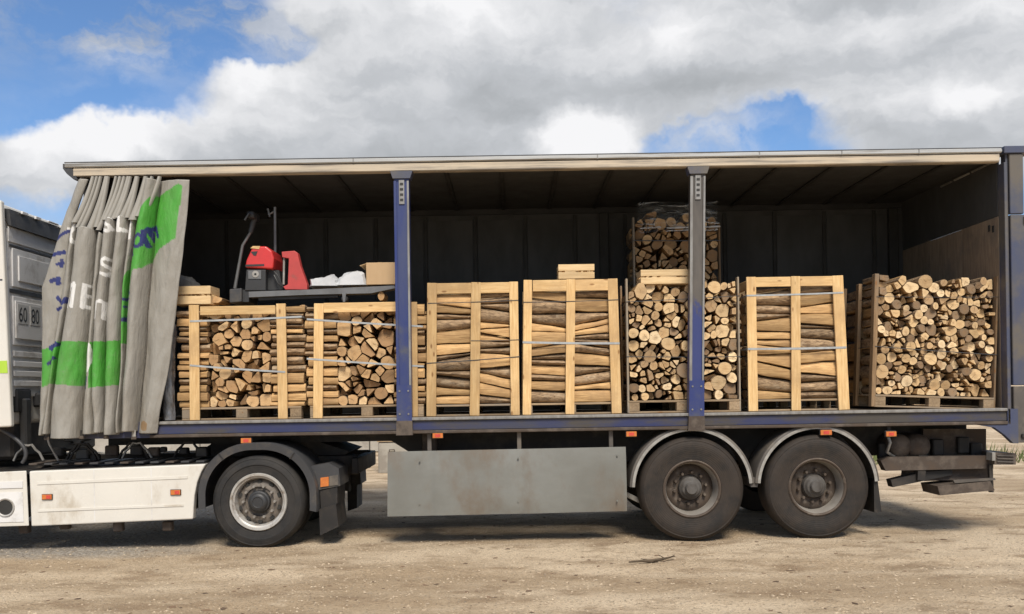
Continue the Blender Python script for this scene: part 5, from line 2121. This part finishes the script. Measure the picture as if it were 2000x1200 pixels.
C8 = end_load('tall dark firewood stack in the second row, rising under the roof', 1243, 1405, 418, 800, 1.32, 0.062, 131,
              [(-1, 0.0, 0.08, 0.022, 'greyboardZ', -0.03), (1, 0.0, 0.08, 0.02, 'brownboardZ', -0.12)],
              [((1245, 470), (1405, 470), M['strapd'], 0.010)], (0.0, 0.5, 1.0), ragged=0.10, depth=1.0, mt='end_warm', round_p=0.2)
# stretch film around the head of the tall stack
film, t, b = pbr('stretch_film')
v, c, rnd = objvec(t)
nz = t.noise(t.scalevec(v, (1.5, 1.5, 9)), 3.0, 6, 0.65)
tr_ = t.n('ShaderNodeBsdfTransparent')
gl = t.n('ShaderNodeBsdfGlossy', ins={'Color': (0.8, 0.85, 0.9, 1), 'Roughness': 0.25})
mxs = t.n('ShaderNodeMixShader', ins={0: t.mapr(nz, 0.50, 0.70, 0.03, 0.42), 1: tr_.outputs[0], 2: gl.outputs[0]})
out = [n_ for n_ in t.t.nodes if n_.type == 'OUTPUT_MATERIAL'][0]
t.set(out.inputs[0], mxs.outputs[0])
bump(t, gl, nz, 0.8, 0.02)
x0, x1 = P(1241, 450, 1.32)[0], P(1408, 450, 1.32)[0]
rows = []
for j in range(9):
    z = P(1320, 395, 1.32)[1] - 0.36 * j / 8
    row = []
    for i in range(31):
        u = i / 30
        x = x0 + (x1 - x0) * u
        row.append((x, 1.312 + 0.018 * mnoise.noise(Vector((x * 4, z * 14, 3))) + (0.1 if i in (0, 30) else 0), z + 0.012 * mnoise.noise(Vector((x * 3, j, 1)))))
    rows.append(row)
mb = MB()
mb.grid(rows)
mb.build('stretch_film', film, C8, smooth=180, recalc=False)
# twisted edges of the film, their bright shine put into a white plastic colour
for (pa, pb, pya, pyb, r_) in ((1250, 1290, 447, 444, 0.012), (1302, 1406, 446, 443, 0.016), (1300, 1345, 452, 450, 0.008), (1370, 1404, 434, 437, 0.010), (1374, 1402, 451, 449, 0.009), (1262, 1278, 438, 440, 0.01)):
    a_, b_ = P(pa, pya, 1.3), P(pb, pyb, 1.3)
    n = 14
    pts = [(a_[0] + (b_[0] - a_[0]) * i / n, 1.292 + 0.008 * math.sin(i * 1.3), a_[1] + (b_[1] - a_[1]) * i / n + 0.010 * mnoise.noise(Vector((i * 0.6, pa, 0)))) for i in range(n + 1)]
    mb = MB()
    mb.tube(pts, [r_ * (0.3 + 0.9 * abs(mnoise.noise(Vector((i * 0.8, pb, 2)))) + 0.2) for i in range(n + 1)], 6)
    mb.build('film_shine_fold', M['bag'], C8, smooth=60)

# ================================================================== small things on top


def kindling_box(label, x0, x1, z0, h, y, d, lean=0.0):
    t_ = thing('slatted_box', label, 'wooden box', ((x0 + x1) / 2, y + d / 2, z0), 'small pale boxes on the firewood')
    sh = h * 0.43
    for k in range(2):
        zz = z0 + 0.006 + k * (sh + h * 0.10)
        for (ya, yb) in ((y, y + 0.012), (y + d - 0.012, y + d)):
            board('slat', (x0, ya, zz), (x1, yb, zz + sh), M['paleX'], t_, 0.002)
        for (xa, xb) in ((x0 + 0.001, x0 + 0.013), (x1 - 0.013, x1 - 0.001)):
            board('end_slat', (xa, y + 0.0125, zz), (xb, y + d - 0.0125, zz + sh), M['paleY'], t_, 0.002)
    for xa in (x0 + 0.014, x1 - 0.042):
        for ya in (y + 0.0125, y + d - 0.041):
            board('corner_post', (xa, ya, z0), (xa + 0.028, ya + 0.028, z0 + h), M['paleZ'], t_, 0.002)
    for k in range(4):
        w = (d - 0.03) / 4
        board('bottom_board', (x0 + 0.014, y + 0.015 + k * w, z0 + 0.0005), (x1 - 0.014, y + 0.015 + (k + 0.9) * w, z0 + 0.0055), M['paleX'], t_, 0.001)
    rr = random.Random(int(x0 * 100) + 7)
    for k in range(8):
        xx = x0 + 0.05 + rr.random() * (x1 - x0 - 0.1)
        mb = MB()
        mb.bar((xx, y + 0.03, z0 + h * rr.uniform(0.6, 0.9)), (xx + rr.uniform(-0.03, 0.03), y + d - 0.03, z0 + h * rr.uniform(0.6, 0.9)), 0.025, 0.022)
        mb.build('kindling_stick', M['paleY'], t_)
    return t_


def on_top(pxl, pxr, pyt, pyb, y):
    return P(pxl, (pyt + pyb) / 2, y)[0], P(pxr, (pyt + pyb) / 2, y)[0], P((pxl + pxr) / 2, pyb, y)[1], (pyb - pyt) * (CAM_D + y) / FPX


x0, x1, z0, h = on_top(336, 412, 561, 594, FY + 0.06)
kindling_box('small pale slatted box on the firewood crate beside the curtain', x0, x1, Z_(375, 597) + 0.014, h + 0.02, FY + 0.05, 0.30)
x0, x1, z0, h = on_top(1090, 1160, 516, 545, FY + 0.08)
kindling_box('small pale slatted box on the crate in the middle of the trailer', x0, x1, Z_(1115, 546) + 0.004, h, FY + 0.02, 0.30)
x0, x1, z0, h = on_top(1251, 1347, 527, 553, FY + 0.05)
kindling_box('small pale slatted box in front of the tall dark firewood stack', x0, x1, Z_(1300, 553) - 0.01, h + 0.015, FY + 0.03, 0.30)

# ---- electric pallet truck riding on the first two loads
PY = 0.30
S = thing('pallet_truck', 'red and black electric pallet truck standing on the front firewood crates', 'pallet truck', (P(520, 590, PY)[0], PY + 0.3, P(520, 597, FY)[1]))


def pp(pts, y0, y1, name, material, parent=S, bev=0.0):
    mb = MB()
    mb.prism([P(a, b_, y0) for a, b_ in pts], y0, y1)
    o = mb.build(name, material, parent)
    if bev:
        bv = o.modifiers.new('bevel', 'BEVEL')
        bv.width = bev
        bv.segments = 3
    return o


mb = MB()
for k_ in range(2):
    h0, h1 = P(535, 530 + 8 * k_, PY + 0.05), P(553, 562, PY + 0.05)
    mb.tube([(h0[0], PY + 0.05, h0[1]), ((h0[0] + h1[0]) / 2, PY + 0.02, h0[1] - 0.05 - 0.04 * k_), (h1[0], PY + 0.05, h1[1])], 0.009, 6)
mb.build('hydraulic_hose', M['ink'], S, smooth=60)
hood = pp([(478, 523), (481, 508), (492, 484), (498, 481), (520, 481), (531, 490), (535, 505), (533, 526)], PY, PY + 0.42, 'hood', M['red'], bev=0.02)
pp([(489, 485), (494, 481), (508, 481), (506, 487)], PY - 0.006, PY + 0.1, 'hood_handle', M['pineX'], hood)
pp([(480, 517), (516, 516), (516, 520), (479, 521)], PY - 0.003, PY + 0.002, 'hood_stripe', M['machine'], hood)
pp([(490, 492), (503, 491), (500, 500), (495, 499)], PY - 0.004, PY + 0.002, 'key_switch', M['machine'], hood)
body = pp([(481, 527), (519, 527), (519, 568), (478, 568)], PY + 0.006, PY + 0.40, 'body', M['machine'], bev=0.008)
pp([(485, 529), (510, 528), (510, 545), (485, 545)], PY - 0.002, PY + 0.005, 'label_plate', M['steelgrey'], body)
x, z = P(499, 536, PY)
mb = MB()
mb.lathe([(0.0, -0.004), (0.035, -0.004), (0.038, 0.0)], (x, PY - 0.003, z), 20)
mb.lathe([(0.0, -0.0062), (0.012, -0.006), (0.013, -0.004)], (x, PY - 0.0035, z), 12, mi=1)
mb.build('emblem', [M['trim'], M['ink']], body)
pp([(448, 565), (472, 563), (472, 590), (448, 592)], PY - 0.02, PY + 0.36, 'drive_housing', M['plastic'], bev=0.01)
pp([(472, 567), (486, 566), (486, 590), (472, 590)], PY + 0.02, PY + 0.36, 'mount', M['machine'])
# tiller arm with its control head
mb = MB()
a_, b_, c_ = P(459, 564, PY + 0.2), P(474, 480, PY + 0.2), P(489, 455, PY + 0.2)
mb.tube([(a_[0], PY + 0.2, a_[1]), (b_[0], PY + 0.2, b_[1]), (c_[0], PY + 0.2, c_[1])], [0.020, 0.017, 0.016], 12)
til = mb.build('tiller', M['steelgrey'], S, smooth=60)
mb = MB()
d_ = P(497, 425, PY + 0.2)
mb.tube([(c_[0], PY + 0.2, c_[1]), (d_[0], PY + 0.2, d_[1])], [0.03, 0.036], 10)
mb.box((d_[0] - 0.055, PY + 0.08, d_[1] - 0.03), (d_[0] + 0.03, PY + 0.32, d_[1] + 0.05), 0, 0.015)
mb.build('control_head', M['machine'], til, smooth=50)
mb = MB()
for yy in (PY + 0.04, PY + 0.36):
    mb.tube([(d_[0], PY + 0.2, d_[1]), (d_[0] - 0.02, yy, d_[1] + 0.01), (d_[0] - 0.06, yy, d_[1] - 0.06)], 0.013, 8)
mb.build('grip', M['machine'], til, smooth=50)
# load backrest, mast rod
pp([(550, 492), (575, 490), (581, 494), (587, 520), (600, 556), (600, 566), (557, 566), (553, 560), (562, 556), (564, 505), (551, 503)], PY + 0.04, PY + 0.14, 'battery_cover', M['redworn'], bev=0.006)
mb = MB()
for (px, pa, pb, r_) in ((555, 504, 556, 0.012),):
    q0, q1 = P(px, pa, PY + 0.08), P(px - 1, pb, PY + 0.08)
    mb.tube([(q0[0], PY + 0.08, q0[1]), (q1[0], PY + 0.08, q1[1])], r_, 10)
mb.build('lift_rod', M['trim'], S, smooth=60)
mb = MB()
q0, q1 = P(537, 405, PY + 0.35), P(538, 562, PY + 0.35)
mb.tube([(q0[0], PY + 0.35, q0[1]), (q1[0], PY + 0.35, q1[1])], 0.017, 10)
q0, q1 = P(523, 408, PY + 0.35), P(527, 424, PY + 0.35)
mb.tube([(q0[0], PY + 0.35, q0[1]), (q1[0], PY + 0.35, q1[1])], 0.012, 8)
q0, q1 = P(538, 412, PY + 0.35), P(524, 420, PY + 0.35)
mb.tube([(q0[0], PY + 0.35, q0[1]), (q1[0], PY + 0.35, q1[1])], 0.012, 8)
mb.build('mast', M['steelgrey'], S, smooth=60)
pp([(521, 528), (545, 528), (552, 566), (521, 567)], PY + 0.10, PY + 0.38, 'battery_box', M['machine'])
for yy in (PY - 0.02, PY + 0.36):
    f_ = pp([(486, 570), (600, 566), (770, 558), (772, 563), (725, 573), (600, 576), (486, 581)], yy, yy + 0.16, 'fork', M['steelgrey'])
    x, z = P(672, 583, yy)
    mb = MB()
    mb.lathe([(0.0, 0.0), (0.03, 0.0), (0.038, 0.01), (0.038, 0.10), (0.03, 0.11), (0, 0.11)], (x, yy + 0.02, z), 20)
    mb.build('load_roller', M['machine'], f_, smooth=40)
    pp([(668, 572), (676, 572), (674, 590), (670, 590)], yy - 0.004, yy + 0.02, 'roller_bracket', M['steelgrey'], f_)
    pp([(505, 581), (660, 577), (660, 581), (505, 587)], yy + 0.05, yy + 0.09, 'push_rod', M['machine'], f_)

# two white bags and a carton on the forks


def bag(name, label, cat, pts, y0, y1, material, seed, group=None):
    """a slumped sack: outline swelling towards the middle of its depth"""
    mb = MB()
    poly = [P(a, b_, y0) for a, b_ in pts]
    _, c = area_c(poly)
    zmin = min(z for _, z in poly)
    n = len(poly)
    rows = []
    for j in range(9):
        f = j / 8
        k = 0.82 + 0.18 * math.sin(math.pi * min(max(f, 0.0), 1.0)) ** 0.45 if 0 < f < 1 else 0.82
        row = []
        for i in range(n * 3):
            a, b_ = poly[i // 3], poly[(i // 3 + 1) % n]
            q = (i % 3) / 3
            x, z = a[0] + (b_[0] - a[0]) * q, a[1] + (b_[1] - a[1]) * q
            w = 1 + 0.16 * mnoise.noise(Vector((x * 11, z * 11, f * 5 + seed))) + 0.09 * mnoise.noise(Vector((x * 31, z * 31, f * 9 + seed)))
            row.append((c[0] + (x - c[0]) * k * w, y0 + (y1 - y0) * f, max(zmin, zmin + (z - zmin) * k * w)))
        row.append(row[0])
        rows.append(row)
    mb.grid(rows)
    m_ = n * 3
    mb.f.append(tuple(range(m_)))
    mb.f.append(tuple(8 * (m_ + 1) + i for i in range(m_)))
    mb.m += [0, 0]
    o = mb.build(name, material, smooth=24)
    return tag(o, label, cat, group)


bag('plastic_bag', 'flat white plastic bag lying on the forks right of the red battery cover', 'bag', [(601, 558), (602, 544), (612, 541), (630, 539), (648, 535), (660, 545), (662, 558)], PY - 0.02, PY + 0.4, M['bag'], 1, 'white bags on the forks')
bag('plastic_bag', 'bulging white plastic bag leaning on the cardboard box', 'bag', [(655, 557), (660, 542), (676, 531), (697, 526), (711, 532), (716, 556)], PY - 0.02, PY + 0.4, M['bag'], 2, 'white bags on the forks')
x0, z0 = P(716, 557, PY)
x1, z1 = P(776, 513, PY)
cb = thing('cardboard_box', 'plain brown cardboard box on the fork tips beside the blue post', 'box', ((x0 + x1) / 2, PY + 0.2, z0))
board('body', (x0, PY - 0.02, z0), (x1 + 0.02, PY + 0.40, z1), M['card'], cb, 0.004)
mb = MB()
mb.add([(x0, PY - 0.02, z1 - 0.012), (x0, PY + 0.40, z1 - 0.012), (x0 - 0.07, PY + 0.38, z1 - 0.03), (x0 - 0.07, PY, z1 - 0.03),
        (x0, PY - 0.02, z1 - 0.008), (x0, PY + 0.40, z1 - 0.008), (x0 - 0.07, PY + 0.38, z1 - 0.026), (x0 - 0.07, PY, z1 - 0.026)],
       [(0, 1, 2, 3), (4, 5, 6, 7), (0, 1, 5, 4), (1, 2, 6, 5), (2, 3, 7, 6), (3, 0, 4, 7)])
mb.build('flap', M['paleX'], cb)
board('tape', (x0 + 0.12, PY - 0.0215, z0 + 0.002), (x0 + 0.17, PY + 0.4015, z1 + 0.0015), M['card'], cb, 0.0005)
bag('grey_sack', 'grey plastic sack bulging up beside the curtain above the slatted box', 'sack', [(330, 562), (334, 545), (346, 536), (360, 538), (372, 548), (377, 562)], 0.48, 0.85, M['greysack'], 3)

# loose logs lying on the second crate, beside the pallet truck
rr = random.Random(71)
for (px, py, w, h_, rd, lab) in ((742, 577, 15, 18, False, 'short split log standing on the second crate under the carton'), (590, 602, 16, 16, True, 'round log resting between the two front crates'),
                                 (420, 585, 26, 14, False, 'dark split log beside the slatted box near the curtain')):
    x, z = P(px, py, FY + 0.1)
    n = 9
    poly = [(x + w / 187 / 2 * math.cos(2 * math.pi * k / n + 0.3) * rr.uniform(0.85, 1.1), z + h_ / 187 / 2 * math.sin(2 * math.pi * k / n + 0.3) * rr.uniform(0.85, 1.1)) for k in range(n)]
    o = end_log(poly, rd, FY + 0.10, 0.33, rr, M['end_warm'], None)
    tag(o, lab, 'log')

# roll of stretch film standing between curtain and first crate
x, z = P(331, 700, 0.12)
mb = MB()
rows = []
for j in range(25):
    zz = FLOOR + 0.01 + j * 0.042
    row = []
    for i in range(25):
        a = 2 * math.pi * i / 24
        q = 0.062 + 0.016 * mnoise.noise(Vector((math.cos(a) * 2, math.sin(a) * 2, zz * 6)))
        row.append((x + q * math.cos(a) + 0.02 * math.sin(zz * 3), 0.13 + q * math.sin(a), zz))
    rows.append(row)
mb.grid(rows)
mb.f.append(tuple(range(24)))
mb.f.append(tuple(24 * 25 + i for i in range(24)))
mb.m += [0, 0]
o = mb.build('wrapped_roll', M['blackwrap'], smooth=60)
tag(o, 'tall roll wrapped in shiny black film between the curtain and the first crate', 'roll')
# splintered board lying under the right-hand pallet
x, z = P(1860, 797, 0.2)
mb = MB()
mb.bar((x - 0.42, 0.2, FLOOR + 0.045), (x + 0.35, 0.26, FLOOR + 0.012), 0.05, 0.012)
o = mb.build('broken_board', M['palletX'])
tag(o, 'thin broken board lying on the deck under the rightmost firewood pallet', 'board')
